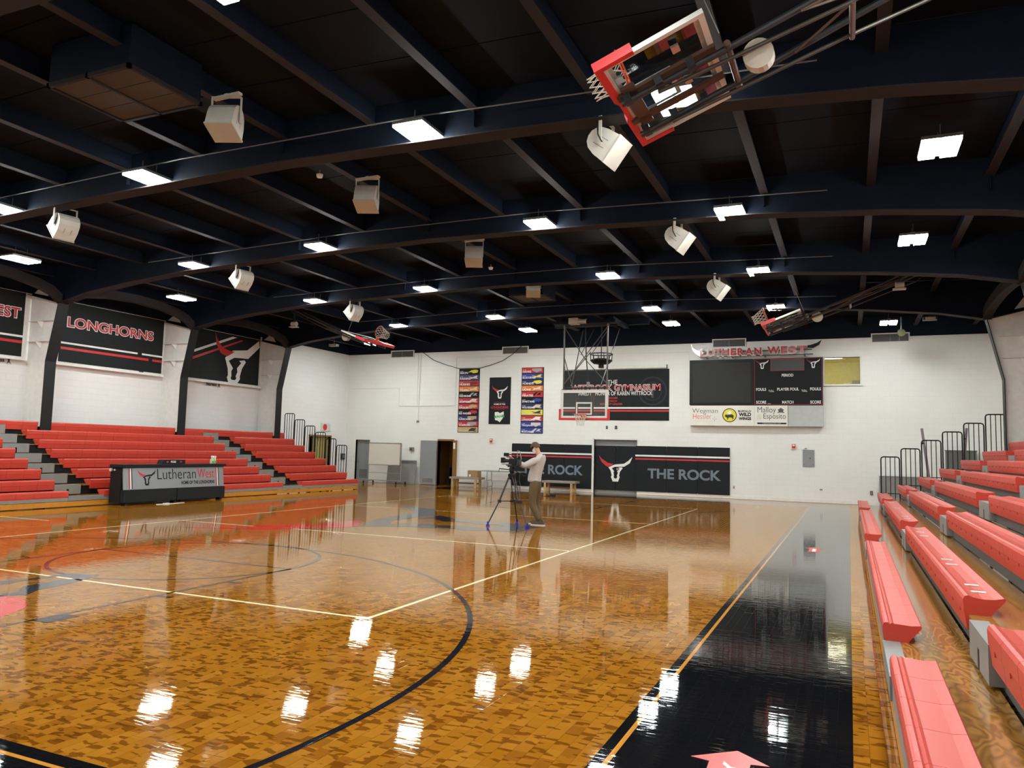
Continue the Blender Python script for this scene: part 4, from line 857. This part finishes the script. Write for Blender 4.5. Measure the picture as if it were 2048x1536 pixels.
MB().tube([(-22.78, FZ-.015, 4.55), (-19.79, FZ-.015, 4.55), (-19.78, FZ-.015, 3.70), (-16.72, FZ-.015, 3.70), (-16.72, FZ-.015, 5.93)], .012, 6).build('run', M_WHITE, r)
r = thing('conduit', (-8, FZ, 5.95), 'long thin white conduit high on the far wall above the name banner', 'pipe')
MB().tube([(-16.72, FZ-.015, 5.96), (-5.95, FZ-.015, 5.90), (-5.95, FZ-.015, 5.55)], .012, 6).build('run', M_WHITE, r)
r = thing('hanging_cable', (-16, FZ, 5.4), 'black cable drooping across the far wall over the left team banner', 'cable')
MB().tube([(-18.6, FZ-.06, 6.3), (-17.93, FZ-.06, 5.86), (-17.25, FZ-.06, 5.62), (-16.56, FZ-.05, 5.43), (-15.49, FZ-.05, 5.43), (-14.9, FZ-.06, 5.56), (-14.32, FZ-.08, 5.74), (-13.82, FZ-.08, 6.03), (-13.39, FZ-.08, 6.40)], .014, 6).build('strand', M_BLACK, r)

# ---------------------------------------------------------------- left wall: banners between the columns
lw = leftw(XL-.05)
def side_banner(y0, y1, label):
    r = thing('side_banner', (XL, (y0+y1)/2, 4.15), label, 'banner')
    MB().prism([(y0, 4.16), (y1, 4.16), (y1, 6.10), (y0, 6.10)], lw, .003, .014).build('backing', M_CLOTH, r); return r
def stripes(r, segs_w, segs_r):
    for a, b_ in segs_w: MB().prism([(a, 4.74), (b_, 4.74), (b_, 4.80), (a, 4.80)], lw, .014, .017).build('stripe', M_INKW, r)
    for a, b_ in segs_r: MB().prism([(a, 4.56), (b_, 4.56), (b_, 4.64), (a, 4.64)], lw, .014, .017).build('stripe', M_INKR, r)
def out_text(r, s, a, b_, c, d):
    mb = MB(); txt(mb, s, lw, a, b_, c, d, bold=.055, w=.017); mb.build('lettering_outline', M_INKW, r)
    mb = MB(); txt(mb, s, lw, a+.025, b_-.025, c+.022, d-.022, bold=.02, w=.019); mb.build('lettering', M_INKR, r)
r = side_banner(16.0, 19.95, 'black side wall banner with outlined red lettering and two stripes, between the first two columns'); stripes(r, [(16.05, 18.9), (19.08, 19.95)], [(16.05, 19.37), (19.53, 19.95)]); out_text(r, 'LONGHORNS', 16.2, 19.53, 5.28, 5.64)
logo(r, lambda u, v, q=0: lw(u, v, q*.2), 19.1, 4.55, .55, M_FAINT, M_FAINT, .06)
r = side_banner(10.9, 14.82, 'black side wall banner cut by the left edge of the view, ending in red letters'); stripes(r, [(10.9, 14.82)], [(10.9, 14.82)]); out_text(r, 'LUTHERAN WEST', 10.95, 14.72, 5.28, 5.64)
r = side_banner(20.3, 24.92, 'black side wall banner with a big longhorn head and slanted stripes, nearest the far wall')
lw3 = lambda u, v, q=0: lw(u-.36, v, q)
for nm, mm, pts in (('stripe', M_INKW, [(21.25, 4.95), (21.25, 5.05), (23.7, 6.02), (23.95, 6.02)]), ('stripe', M_INKR, [(21.2, 4.66), (21.22, 4.78), (24.2, 5.95), (24.3, 5.93)])): MB().prism(pts, lw3, .014, .016).build(nm, mm, r)
# skull and horn drawn in wall coordinates (along the wall, up)
SK = [(23.35, 5.12), (23.75, 5.46), (24.55, 5.57), (25.2, 6.05), (25.26, 5.78), (24.62, 5.22), (23.85, 5.18), (23.55, 5.02), (23.80, 4.74), (23.72, 4.62), (23.74, 4.42), (23.70, 4.34), (23.75, 4.27), (23.95, 4.27), (24.02, 4.35), (23.97, 4.43), (24.06, 4.62), (24.02, 4.76), (24.24, 5.0), (24.12, 5.08), (24.42, 5.14), (24.50, 5.06), (24.30, 4.78), (24.2, 4.44), (24.22, 4.33), (24.06, 4.12), (23.60, 4.12), (23.50, 4.35), (23.55, 4.44), (23.52, 4.70)]
MB().prism(SK, lw3, .017, .020).build('emblem_skull', M_INKW, r)
MB().prism([(22.75, 6.08), (22.9, 5.78), (23.2, 5.50), (23.6, 5.42), (23.85, 5.42), (23.45, 5.18), (23.10, 5.28), (22.86, 5.60)], lw3, .020, .023).build('emblem_horn', M_INKR, r)
# little black motto letters on the ledge
for yy, nm in ((22.35, 'row of small black letters standing on the ledge right of the second column'), (14.1, 'row of small black letters standing on the ledge at the left edge')):
    r = thing('ledge_letters', (XL+.05, yy, 4.0), nm, 'sign'); mb = MB(); txt(mb, 'fearless', leftw(XL+.06), yy-.35, yy+.18, 3.93, 4.05, bold=.03, w=0); mb.build('lettering', M_INKK, r)
    MB().prism([(yy+.25, 3.88), (yy+.29, 3.98), (yy+.26, 4.03), (yy+.30, 4.09), (yy+.34, 4.03), (yy+.32, 3.98), (yy+.37, 3.88), (yy+.31, 3.95)], leftw(XL+.06), 0, .01).build('figure', M_INKK, r)
r = thing('downpipe', (XL+.1, 15.5, 4.1), 'white painted pipe in the corner beside the first column', 'pipe')
MB().tube([(XL+.08, 15.75, 6.1), (XL+.10, 15.75, 4.35), (XL+.16, 15.62, 4.2)], .06, 8).build('pipe', M_WHITE, r); MB().box(XL+.02, XL+.2, 15.5, 15.66, 4.2, 4.4).build('bracket', M_WHITE, r)
r = thing('exit_sign', (XL, 29.45, 2.4), 'small white exit sign with red marking above the side doorway', 'sign')
MB().box(XL, XL+.05, 29.18, 29.86, 2.40, 2.76).build('case', mat('clear_case', rgb(206, 204, 196), .4), r); MB().prism(disc(29.44, 2.58, .15, 20), leftw(XL+.05), 0, .01).build('bell', M_PAD, r)
r = thing('wall_phone_box', (XL, 30.95, 1.05), 'dark small control box on the left wall by the corner', 'box')
MB().box(XL, XL+.08, 30.82, 31.08, 1.05, 1.34).build('case', M_PIPE, r); MB().box(XL+.08, XL+.1, 30.88, 31.02, 1.12, 1.28).build('face', M_GREY, r)

# ---------------------------------------------------------------- furniture at the far end
def bench(x0, x1, y0, y1, h, label):
    r = thing('wooden_bench', ((x0+x1)/2, (y0+y1)/2, 0), label, 'bench')
    MB().box(x0, x1, y0, y1, h-.09, h).build('seat', mat('grey_brown_top', rgb(150, 138, 122), .6), r, bev=.008)
    for x in (x0+.14, x1-.18):
        for y in (y0+.05, y1-.12): MB().box(x-.045, x+.045, y-.045, y+.045, 0, h-.09).build('leg', M_OAK, r)
    MB().box(x0+.12, x1-.16, y1-.1, y1-.06, .14, .2).build('stretcher', M_BROWN, r)
bench(-16.38, -14.92, 30.2, 30.85, .46, 'wooden bench with timber legs carrying a cardboard box near the open door')
bench(-11.95, -10.45, 30.25, 30.85, .46, 'wooden bench with timber legs in front of the black wall padding')
r = thing('cardboard_box', (-15.28, 30.5, .46), 'brown cardboard box with a white label on the left wooden bench', 'box')
MB().box(-15.52, -15.04, 30.3, 30.7, .46, .76).build('carton', mat('cardboard', rgb(158, 122, 84), .8), r); MB().box(-15.45, -15.36, 30.296, 30.3, .49, .59).build('label', M_INKW, r); MB().box(-15.52, -15.04, 30.44, 30.56, .76, .763).build('flap_tape', M_BROWN, r)
r = thing('folding_table', (-13.9, 30.7, 0), 'long grey folding table with steel tube legs behind the cameraman', 'table')
MB().box(-14.88, -13.0, 30.35, 30.98, .74, .78).build('tabletop', mat('table_grey', rgb(140, 140, 136), .5), r, bev=.01)
for x in (-14.62, -13.26):
    mb = MB()
    for y in (30.42, 30.9): mb.tube([(x, y, .74), (x, y, .35), (x+.05, y, .2), (x+.02, y, 0)], .014, 6)
    mb.tube([(x, 30.42, .36), (x, 30.9, .36)], .012, 6).tube([(x+.04, 30.42, .08), (x+.04, 30.9, .08)], .012, 6).build('leg', mat('leg_steel', rgb(110, 110, 108), .4, .5), r)
r = thing('whiteboard', (-19.9, 30.4, 0), 'white marker board on a wheeled steel frame beside the grey corner door', 'whiteboard')
MB().box(-20.78, -19.04, 30.28, 30.31, .88, 1.89).build('board', mat('whiteboard_white', rgb(214, 208, 196), .35, var=.02), r)
mb = MB()
for q in ((-20.80, -19.02, .86, .89), (-20.80, -19.02, 1.88, 1.91), (-20.80, -20.77, .86, 1.91), (-19.05, -19.02, .86, 1.91)): mb.box(q[0], q[1], 30.265, 30.32, q[2], q[3])
mb.build('board_frame', M_METAL, r)
mb = MB()
for x in (-20.80, -19.02): mb.tube([(x, 30.34, .12), (x, 30.34, 1.9)], .018, 6).tube([(x, 29.95, .12), (x, 30.75, .12)], .018, 6)
mb.tube([(-20.8, 30.34, .5), (-19.02, 30.34, .5)], .014, 6).tube([(-20.8, 30.34, .16), (-19.02, 30.34, .16)], .018, 6).build('stand', M_METAL, r)
for x in (-20.80, -19.02):
    for y in (29.95, 30.75): MB().tube([(x-.015, y, .05), (x+.015, y, .05)], .048, 12).box(x-.02, x+.02, y-.02, y+.02, .07, .13).build('caster', M_BLACK, r)
MB().box(-20.0, -19.4, 30.22, 30.27, .86, .885).build('tray', M_METAL, r)
r = thing('leaning_panel', (-19.4, 31.0, 0), 'grey board leaning on the wall behind the whiteboard', 'panel')
MB().obox((-19.36, 30.95, .56), (.78, 0, 0), (0, .012, 0), (0, .06, .55)).build('sheet', M_GREY, r); MB().obox((-19.36, 30.93, 1.1), (.78, 0, 0), (0, .02, 0), (0, .002, .02)).build('edge', M_METAL, r)
r = thing('storage_mat', (1.65, 30.9, 0), 'light grey panel standing by the far wall behind the lower right railings', 'panel')
MB().box(1.0, 2.3, 30.85, 30.98, 0, 1.10).build('mat', M_GREY, r); MB().box(.97, 2.33, 30.83, 31.0, 1.10, 1.15).build('cap', M_WHITE, r)
r = thing('utility_cabinet', (3.6, 30.95, 0), 'dark grey green cabinet by the far wall behind the upper right railings', 'cabinet')
MB().box(3.14, 4.06, 30.8, 31.15, 0, 2.04).build('body', mat('grey_green', rgb(96, 98, 92), .5), r); MB().box(3.12, 4.08, 30.78, 31.15, 2.04, 2.08).build('cap', M_DGREY, r); MB().box(3.2, 3.58, 30.79, 30.8, .2, 1.9).box(3.62, 4.0, 30.79, 30.8, .2, 1.9).build('door', mat('grey_green', (0, 0, 0)), r)

# ---------------------------------------------------------------- scoring table in front of the left bleachers
r = thing('scoring_table', (-17.66, 16.0, 0), 'long black scoring table with a silver printed front at the left bleachers', 'table')
MB().box(-17.92, -17.52, 14.25, 17.82, .06, 1.0).build('cabinet', M_BLACK, r)
MB().box(-17.92, -17.44, 14.2, 17.86, .99, 1.075).build('tabletop', M_CLOTH, r, bev=.01)
MB().box(-17.52, -17.40, 14.25, 16.0, .07, .40).box(-17.52, -17.40, 16.012, 17.82, .07, .40).build('lower_front', M_CLOTH, r, bev=.012)
sl = lambda u, v, q=0: Vector((-17.43-(v-.41)*.13+q, u, v))
MB().prism([(14.28, .41), (17.79, .41), (17.79, .985), (14.28, .985)], sl, -.03, 0).build('printed_front', mat('silver_front', rgb(150, 152, 156), .3, .5, var=.1, scale=1), r)
for y in (14.48, 17.52):
    MB().prism([(y-.03, .43), (y+.0, .43), (y+.0, .97), (y-.03, .97)], sl, 0, .003).build('stripe', M_INKR, r); MB().prism([(y+.006, .43), (y+.045, .43), (y+.045, .97), (y+.006, .97)], sl, 0, .003).build('stripe', M_INKW, r); MB().prism([(y+.05, .43), (y+.075, .43), (y+.075, .97), (y+.05, .97)], sl, 0, .003).build('stripe', M_INKK, r)
logo(r, sl, 15.02, .73, .30, M_INKK, M_INKR, 0, .29)
mb = MB(); txt(mb, 'Lutheran', sl, 15.36, 16.72, .66, .945, w=.003, bold=-.006); txt(mb, 'HOME OF THE LONGHORNS', sl, 16.18, 17.42, .50, .60, w=.003, bold=.03); mb.build('lettering', M_INKK, r)
mb = MB(); txt(mb, 'West', sl, 16.78, 17.42, .67, .935, w=.003, bold=.0); mb.build('lettering', M_INKR, r)
MB().tube([(-17.88, 14.245, .93), (-17.88, 14.2, .93)], .045, 12).tube([(-17.74, 14.245, .93), (-17.74, 14.21, .93)], .025, 10).build('side_knob', M_SPK, r)
for y in (14.4, 16.0, 17.7): MB().box(-17.6, -17.44, y-.04, y+.04, 0, .06).build('caster', M_BLACK, r)
r = thing('possession_indicator', (-17.68, 15.98, 1.075), 'low black possession indicator box on the scoring table', 'indicator')
MB().prism([(15.56, 1.075), (16.38, 1.075), (16.38, 1.20), (15.62, 1.20)], lambda u, v, q=0: Vector((-17.76+q, u, v)), 0, .2).build('case', M_CLOTH, r)
mb = MB(); txt(mb, 'POSS', leftw(-17.56), 15.87, 16.05, 1.11, 1.17, bold=.03, w=.003); mb.build('lettering', M_INKW, r)
MB().prism([(15.7, 1.14), (15.78, 1.17), (15.78, 1.11)], leftw(-17.56), 0, .003).prism([(16.28, 1.14), (16.2, 1.17), (16.2, 1.11)], leftw(-17.56), 0, .003).build('arrow', M_INKR, r)
for k, y in enumerate((17.50, 17.60)):
    r = thing('spray_bottle', (-17.68, y, 1.075), ('left' if k == 0 else 'right')+' one of two white spray bottles on the scoring table', 'bottle', 'spray bottles on the scoring table')
    MB().lathe([(.045, 0), (.048, .02), (.048, .11), (.03, .15), (.014, .165), (.014, .18)], (-17.68, y, 1.075), 14).build('bottle', mat('pale_green_liquid', rgb(196, 206, 160), .3), r, smooth=True)
    MB().box(-17.70, -17.62, y-.015, y+.015, 1.255, 1.31).box(-17.645, -17.63, y-.008, y+.008, 1.20, 1.26).build('trigger', M_INKW, r)
    MB().prism([(y-.03, 1.10), (y+.03, 1.10), (y+.03, 1.16), (y-.03, 1.16)], leftw(-17.631), 0, .002).build('label', K_GRN, r)
r = thing('power_cord', (-17.2, 15.5, 0), 'short white cord lying on the floor before the scoring table', 'cord')
MB().tube([(-17.15, 15.1, .008), (-17.1, 15.4, .01), (-17.14, 15.7, .008), (-17.2, 16.1, .008)], .008, 5).box(-17.2, -17.1, 15.36, 15.5, 0, .03).build('cord', M_INKW, r)
# floor arrows
r = thing('floor_arrow', (-.6, 4.4, 0), 'red arrow floor sticker on the black border nearest the camera', 'floor sticker')
MB().prism([(-.84, 4.51), (-.61, 4.71), (-.42, 4.56), (-.52, 4.54), (-.50, 3.7), (-.71, 3.7), (-.735, 4.49)], flr(.0), .001, .0025).build('sticker', mat('sticker_red', rgb(214, 78, 72), .3), r)
mb = MB(); tf = lambda u, v, q=0: Vector((-.555-(v), 4.56-.0-(u), .003)); tf2 = lambda u, v, q=0: Vector((-.68+v, 4.50-u*1.0, .0032))
txt(mb, '1 WAY', lambda u, v, q=0: Vector((-.56-v, u, .0032)), 3.80, 4.52, 0, .10, bold=.02); mb.build('lettering', M_INKW, r)
r = thing('floor_arrow', (-.6, 15.2, 0), 'small red arrow floor sticker far down the black border', 'floor sticker')
MB().prism([(-.80, 15.5), (-.62, 15.75), (-.47, 15.55), (-.52, 15.5), (-.52, 14.95), (-.70, 14.95), (-.70, 15.5)], flr(0), .001, .0025).build('sticker', mat('sticker_red', (0, 0, 0)), r)
MB().prism([(-.64, 15.05), (-.58, 15.05), (-.58, 15.45), (-.64, 15.45)], flr(0), .0025, .0032).build('lettering', M_INKW, r)

# ---------------------------------------------------------------- cameraman
def skin(name, verts, edges, radii, m, parent, sub=2, root=0):
    loc = WL[parent]
    me = bpy.data.meshes.new(name); me.from_pydata([Vector(v)-loc for v in verts], edges, [])
    o = bpy.data.objects.new(name, me); C.objects.link(o); o.modifiers.new('s', 'SKIN'); sv = me.skin_vertices[0].data
    for i, q in enumerate(radii): sv[i].radius = q if isinstance(q, tuple) else (q, q); sv[i].use_root = (i == root)
    md = o.modifiers.new('d', 'SUBSURF'); md.levels = md.render_levels = sub
    dg = bpy.context.evaluated_depsgraph_get(); me2 = bpy.data.meshes.new_from_object(o.evaluated_get(dg))
    o.modifiers.clear(); o.data = me2; me2.name = name; me2.materials.clear(); me2.materials.append(m); me2.polygons.foreach_set('use_smooth', [True]*len(me2.polygons))
    o.parent = parent; WL[o] = loc; return o
man = thing('person', (-6.58, 16.5, 0), 'man in a pale sweater, brown trousers and white face mask bent to a video camera', 'person')
M_SKIN = mat('skin', rgb(206, 150, 124), .5, var=.05); M_SWT = mat('pale_sweater', rgb(196, 190, 184), .85, var=.08, scale=20, bump=.2); M_TRS = mat('brown_trousers', rgb(96, 76, 46), .8, var=.15, scale=10, bump=.2)
M_HAIR = mat('brown_hair', rgb(84, 62, 44), .7, var=.25, scale=40, bump=.4); M_MASK = mat('face_mask', rgb(222, 214, 216), .8, var=.03); M_SHOE = mat('brown_shoe', rgb(84, 68, 54), .6)
Pv = dict(pel=(-6.68, 16.5, .95), wst=(-6.70, 16.5, 1.12), chs=(-6.62, 16.5, 1.38), nkb=(-6.57, 16.5, 1.59), nk=(-6.62, 16.5, 1.64), hd=(-6.675, 16.5, 1.74), hd2=(-6.685, 16.5, 1.81),
          shL=(-6.575, 16.33, 1.51), elL=(-6.84, 16.20, 1.345), wrL=(-6.99, 15.97, 1.475), paL=(-7.03, 15.85, 1.545), shR=(-6.575, 16.67, 1.51), elR=(-6.86, 16.70, 1.33), wrR=(-7.07, 16.35, 1.42), paR=(-7.10, 16.22, 1.46),
          hiL=(-6.67, 16.40, .90), knL=(-6.705, 16.38, .50), anL=(-6.475, 16.37, .10), hiR=(-6.67, 16.60, .90), knR=(-6.72, 16.61, .50), anR=(-6.60, 16.62, .09), toL=(-6.60, 16.37, .05), toR=(-6.73, 16.62, .05))
names = list(Pv); vs = [Pv[n] for n in names]; ix = {n: i for i, n in enumerate(names)}
rad = dict(pel=(.13, .11), wst=(.115, .10), chs=(.135, .11), nkb=.066, nk=.062, hd=.082, hd2=.078, shL=.06, elL=.042, wrL=.028, paL=(.036, .018), shR=.06, elR=.042, wrR=.028, paR=(.036, .018), hiL=.085, knL=.058, anL=.04, hiR=.085, knR=.058, anR=.04, toL=.03, toR=.03)
ed = [('pel', 'wst'), ('wst', 'chs'), ('chs', 'nkb'), ('nkb', 'nk'), ('nk', 'hd'), ('hd', 'hd2'), ('chs', 'shL'), ('shL', 'elL'), ('elL', 'wrL'), ('wrL', 'paL'), ('chs', 'shR'), ('shR', 'elR'), ('elR', 'wrR'), ('wrR', 'paR'), ('pel', 'hiL'), ('hiL', 'knL'), ('knL', 'anL'), ('anL', 'toL'), ('pel', 'hiR'), ('hiR', 'knR'), ('knR', 'anR'), ('anR', 'toR')]
edges = [(ix[a], ix[b_]) for a, b_ in ed]; radii = [rad[n] for n in names]
for h, dr in (('L', Vector((-.75, -.4, .25))), ('R', Vector((-.5, -.75, .2)))):
    p = Vector(Pv['pa'+h]); d = dr.normalized(); sdv = Vector((-.3, .25, .9)).cross(d).normalized(); nn = d.cross(sdv)
    for k, (off, L, sp) in enumerate(((-.033, .075, -.15), (-.011, .088, -.04), (.011, .082, .05), (.033, .064, .15))):
        a = len(vs); base = p+sdv*off+d*.02; q1 = base+(d+sdv*sp).normalized()*L*.55; q2 = q1+(d+sdv*sp-nn*.8).normalized()*L*.5
        vs += [base, q1, q2]; radii += [.0105, .009, .0075]; edges += [(ix['pa'+h], a), (a, a+1), (a+1, a+2)]
    a = len(vs); b1 = p-sdv*.035-d*.01; vs += [b1, b1+(d-sdv*.8-nn*.4).normalized()*.05]; radii += [.011, .009]; edges += [(ix['pa'+h], a), (a, a+1)]
skin('body', vs, edges, radii, M_SKIN, man, 2, 0)
def sub_skin(name, ns, es, rd, m, extra=()):
    l = {n: i for i, n in enumerate(ns)}; skin(name, [e[0] if isinstance(e, tuple) and False else Pv[e] for e in ns], [(l[a], l[b_]) for a, b_ in es], rd, m, man, 2, 0)
Pv['hem'] = (-6.70, 16.5, 1.03); Pv['hem0'] = (-6.70, 16.5, .955); Pv['nk2'] = (-6.605, 16.5, 1.625); Pv['tw'] = (-6.69, 16.5, 1.06); Pv['cuL'] = (-6.915, 16.09, 1.41); Pv['cuR'] = (-6.96, 16.52, 1.375); Pv['cfL'] = (-6.49, 16.37, .085); Pv['cfR'] = (-6.61, 16.62, .08); Pv['upb'] = (-6.56, 16.5, 1.50)
sub_skin('sweater', ['hem0', 'hem', 'wst', 'chs', 'nkb', 'nk2', 'shL', 'elL', 'cuL', 'shR', 'elR', 'cuR'], [('hem0', 'hem'), ('hem', 'wst'), ('wst', 'chs'), ('chs', 'nkb'), ('nkb', 'nk2'), ('chs', 'shL'), ('shL', 'elL'), ('elL', 'cuL'), ('chs', 'shR'), ('shR', 'elR'), ('elR', 'cuR')],
         [(.172, .165), (.172, .165), (.168, .155), (.178, .16), .098, .076, .096, .078, .064, .096, .078, .064], M_SWT)
sub_skin('trousers', ['tw', 'pel', 'hiL', 'knL', 'cfL', 'hiR', 'knR', 'cfR'], [('tw', 'pel'), ('pel', 'hiL'), ('hiL', 'knL'), ('knL', 'cfL'), ('pel', 'hiR'), ('hiR', 'knR'), ('knR', 'cfR')], [(.14, .135), (.155, .148), .120, .094, .082, .122, .094, .082], M_TRS)
hc = Vector((-6.685, 16.5, 1.775)); hf = Vector((-.86, 0, -.5)).normalized(); hu = Vector((-.5, 0, .86)).normalized(); hs_ = Vector((0, 1, 0))
HF = lambda a, b_, c: hc+hf*a+hs_*b_+hu*c
mb = MB(); nu, nv = 16, 10
for j in range(nv+1):
    for i in range(nu):
        t = 2*PI*i/nu; ph = PI*.62*j/nv; front = math.cos(t)
        k = (.98 if front < -.5 else .88) if front < .2 else .66
        ph2 = ph*k if front > .2 else ph
        mb.v.append(HF(math.sin(ph2)*math.cos(t)*.106-.008+.02*(front > .6)*(ph2 > .6), math.sin(ph2)*math.sin(t)*.090, .012+math.cos(ph2)*.124+.006*math.sin(7*t+3*ph2)))
for j in range(nv):
    for i in range(nu): mb.f.append((j*nu+i, j*nu+(i+1) % nu, (j+1)*nu+(i+1) % nu, (j+1)*nu+i)); mb.mi.append(0)
mb.build('hair', M_HAIR, man, smooth=True)
mb = MB(); nu, nv = 9, 6
for j in range(nv+1):
    for i in range(nu):
        t = -1.35+2.7*i/(nu-1); v = -.115+.10*j/nv; bul = .016*math.cos(t)*(1-abs(2*j/nv-1)**2)+.012*math.cos(t)**3
        mb.v.append(HF((.094+bul)*math.cos(t)-.004, (.086)*math.sin(t), v))
for j in range(nv):
    for i in range(nu-1): mb.f.append((j*nu+i, j*nu+i+1, (j+1)*nu+i+1, (j+1)*nu+i)); mb.mi.append(0)
mb.build('face_mask', M_MASK, man, smooth=True)
mb = MB()
for s in (-1, 1): mb.obox(HF(-.012, s*.086, -.02), hf*.014, hs_*.007, hu*.026)
mb.build('ear', M_SKIN, man, bev=.006)
mb = MB()
for s in (-1, 1): mb.obox(HF(.080, s*.034, .012), hf*.006, hs_*.014, hu*.006)
mb.build('eye', M_BLACK, man, bev=.003)
MB().prism([(.078, .02), (.108, -.02), (.08, -.035)], lambda u, v, q=0: HF(u, q, v), -.012, .012).build('nose', M_SKIN, man, bev=.004)
mb = MB()
for s in (-1, 1): mb.tube([HF(.05, s*.083, -.04), HF(-.005, s*.092, -.005)], .003, 4)
mb.build('mask_loop', M_MASK, man)
for (hx, y, tx, nm) in ((-6.385, 16.37, -6.705, 0), (-6.535, 16.62, -6.855, 1)):
    o = MB().prism([(hx, .028), (tx+.02, .028), (tx-.0, .05), (tx+.05, .075), (-.5*(.0)+tx+.2, .10), (hx-.10, .135), (hx-.02, .13), (hx+.0, .09)], lambda u, v, q=0: Vector((u, y+q, v)), -.045, .045).build('shoe', M_SHOE, man, bev=.012)
    MB().prism([(hx+.01, 0), (tx-.01, 0), (tx-.01, .02), (hx+.01, .02)], lambda u, v, q=0: Vector((u, y+q, v)), -.05, .05).build('sole', M_INKW, o, bev=.008)
# tripod and camera
r = thing('camera_tripod', (-7.0, 15.86, 0), 'tall black camera tripod with blue tipped feet on the court', 'tripod')
top = Vector((-7.0, 15.86, 1.10)); M_CARB = mat('carbon_tube', (.02, .02, .022), .35)
MB().lathe([(.05, -.06), (.075, -.02), (.085, .03), (.085, .06), (.05, .08)], top, 14).build('bowl', M_BLACK, r)
mids = []
for f in ((-7.41, 15.53), (-6.52, 15.68), (-7.06, 16.37)):
    ft = Vector((f[0], f[1], .05)); d = (ft-top); md = top+d*.52; mids.append(md); dd = Vector((d.x, d.y, 0)).normalized(); sd = Vector((-dd.y, dd.x, 0))*.038
    o = MB().tube([top+dd*.06+sd, md+sd*1.0], .011, 8).tube([top+dd*.06-sd, md-sd*1.0], .011, 8).tube([md-d*.02, ft], .015, 8).obox(md, sd*1.3, dd*.03, Vector((0, 0, .035))).build('leg', M_CARB, r)
    MB().tube([ft+Vector((0, 0, .05)), ft+Vector((0, 0, -.01))], .022, 10).obox((f[0], f[1], .018), dd*.036, sd.normalized()*.026, Vector((0, 0, .018))).build('foot', mat('blue_rubber', rgb(36, 40, 170), .5), o)
cm = (mids[0]+mids[1]+mids[2])/3
mb = MB()
for q in mids: mb.bar(q, cm, .022, .016)
mb.lathe([(.03, -.02), (.03, .02)], cm, 10).build('spreader', M_BLACK, r)
MB().lathe([(.035, .07), (.045, .10), (.06, .12), (.06, .20), (.045, .22)], top, 12).obox(top+Vector((0, 0, .235)), (.09, 0, 0), (0, .045, 0), (0, 0, .015)).build('fluid_head', M_BLACK, r)
MB().tube([top+Vector((0, -.05, .16)), top+Vector((-.12, -.10, .17)), top+Vector((-.26, -.12, .18))], .011, 8).tube([top+Vector((-.26, -.12, .18)), top+Vector((-.27, -.12, .10))], .006, 6).tube([top+Vector((.02, .05, .16)), top+Vector((.28, .1, .02))], .011, 8).build('pan_handle', M_BLACK, r)
r = thing('video_camera', (-7.0, 15.86, 1.35), 'black cinema camera with lens, monitor and silver handle on the tripod', 'camera')
MB().box(-7.06, -6.88, 15.80, 15.92, 1.375, 1.51).build('body', M_BLACK, r, bev=.01)
MB().box(-7.14, -6.80, 15.83, 15.89, 1.35, 1.37).tube([(-7.24, 15.82, 1.385), (-6.8, 15.82, 1.385)], .009, 6).tube([(-7.24, 15.90, 1.385), (-6.8, 15.90, 1.385)], .009, 6).build('base_plate', M_PIPE, r)
MB().tube([(-7.06, 15.86, 1.46), (-7.13, 15.86, 1.46), (-7.20, 15.86, 1.465)], [.04, .04, .048], 16).build('lens', M_CARB, r); MB().box(-7.25, -7.20, 15.79, 15.93, 1.41, 1.53).build('matte_box', M_BLACK, r)
MB().tube([(-7.10, 15.86, 1.53), (-7.10, 15.86, 1.60), (-6.92, 15.86, 1.61), (-6.92, 15.86, 1.53)], .012, 8).build('top_handle', M_BLACK, r)
MB().box(-7.16, -7.04, 15.74, 15.78, 1.56, 1.64).build('monitor', M_BLACK, r, bev=.006)
MB().tube([(-6.9, 15.92, 1.53), (-6.89, 15.92, 1.70), (-6.83, 15.92, 1.68), (-6.80, 15.92, 1.50)], .010, 8).build('side_handle', M_METAL, r)
MB().box(-6.86, -6.79, 15.80, 15.92, 1.37, 1.49).build('battery', M_PIPE, r); MB().tube([(-6.85, 15.79, 1.45), (-6.80, 15.76, 1.40), (-6.84, 15.78, 1.33), (-6.93, 15.80, 1.36)], .006, 6).build('cable', M_BLACK, r)
MB().box(-7.04, -6.96, 15.80, 15.92, 1.351, 1.362).build('quick_release', M_PIPE, r)
r = thing('floor_wedge', (-10.3, 29.1, 0), 'small dark rubber wedge on the floor near the far bench', 'wedge')
MB().prism([(-10.55, 0), (-10.15, 0), (-10.15, .08), (-10.2, .09)], lambda u, v, q=0: Vector((u, 26.9+q, v)), 0, .25).build('wedge', M_BLACK, r)
bpy.context.view_layer.update()
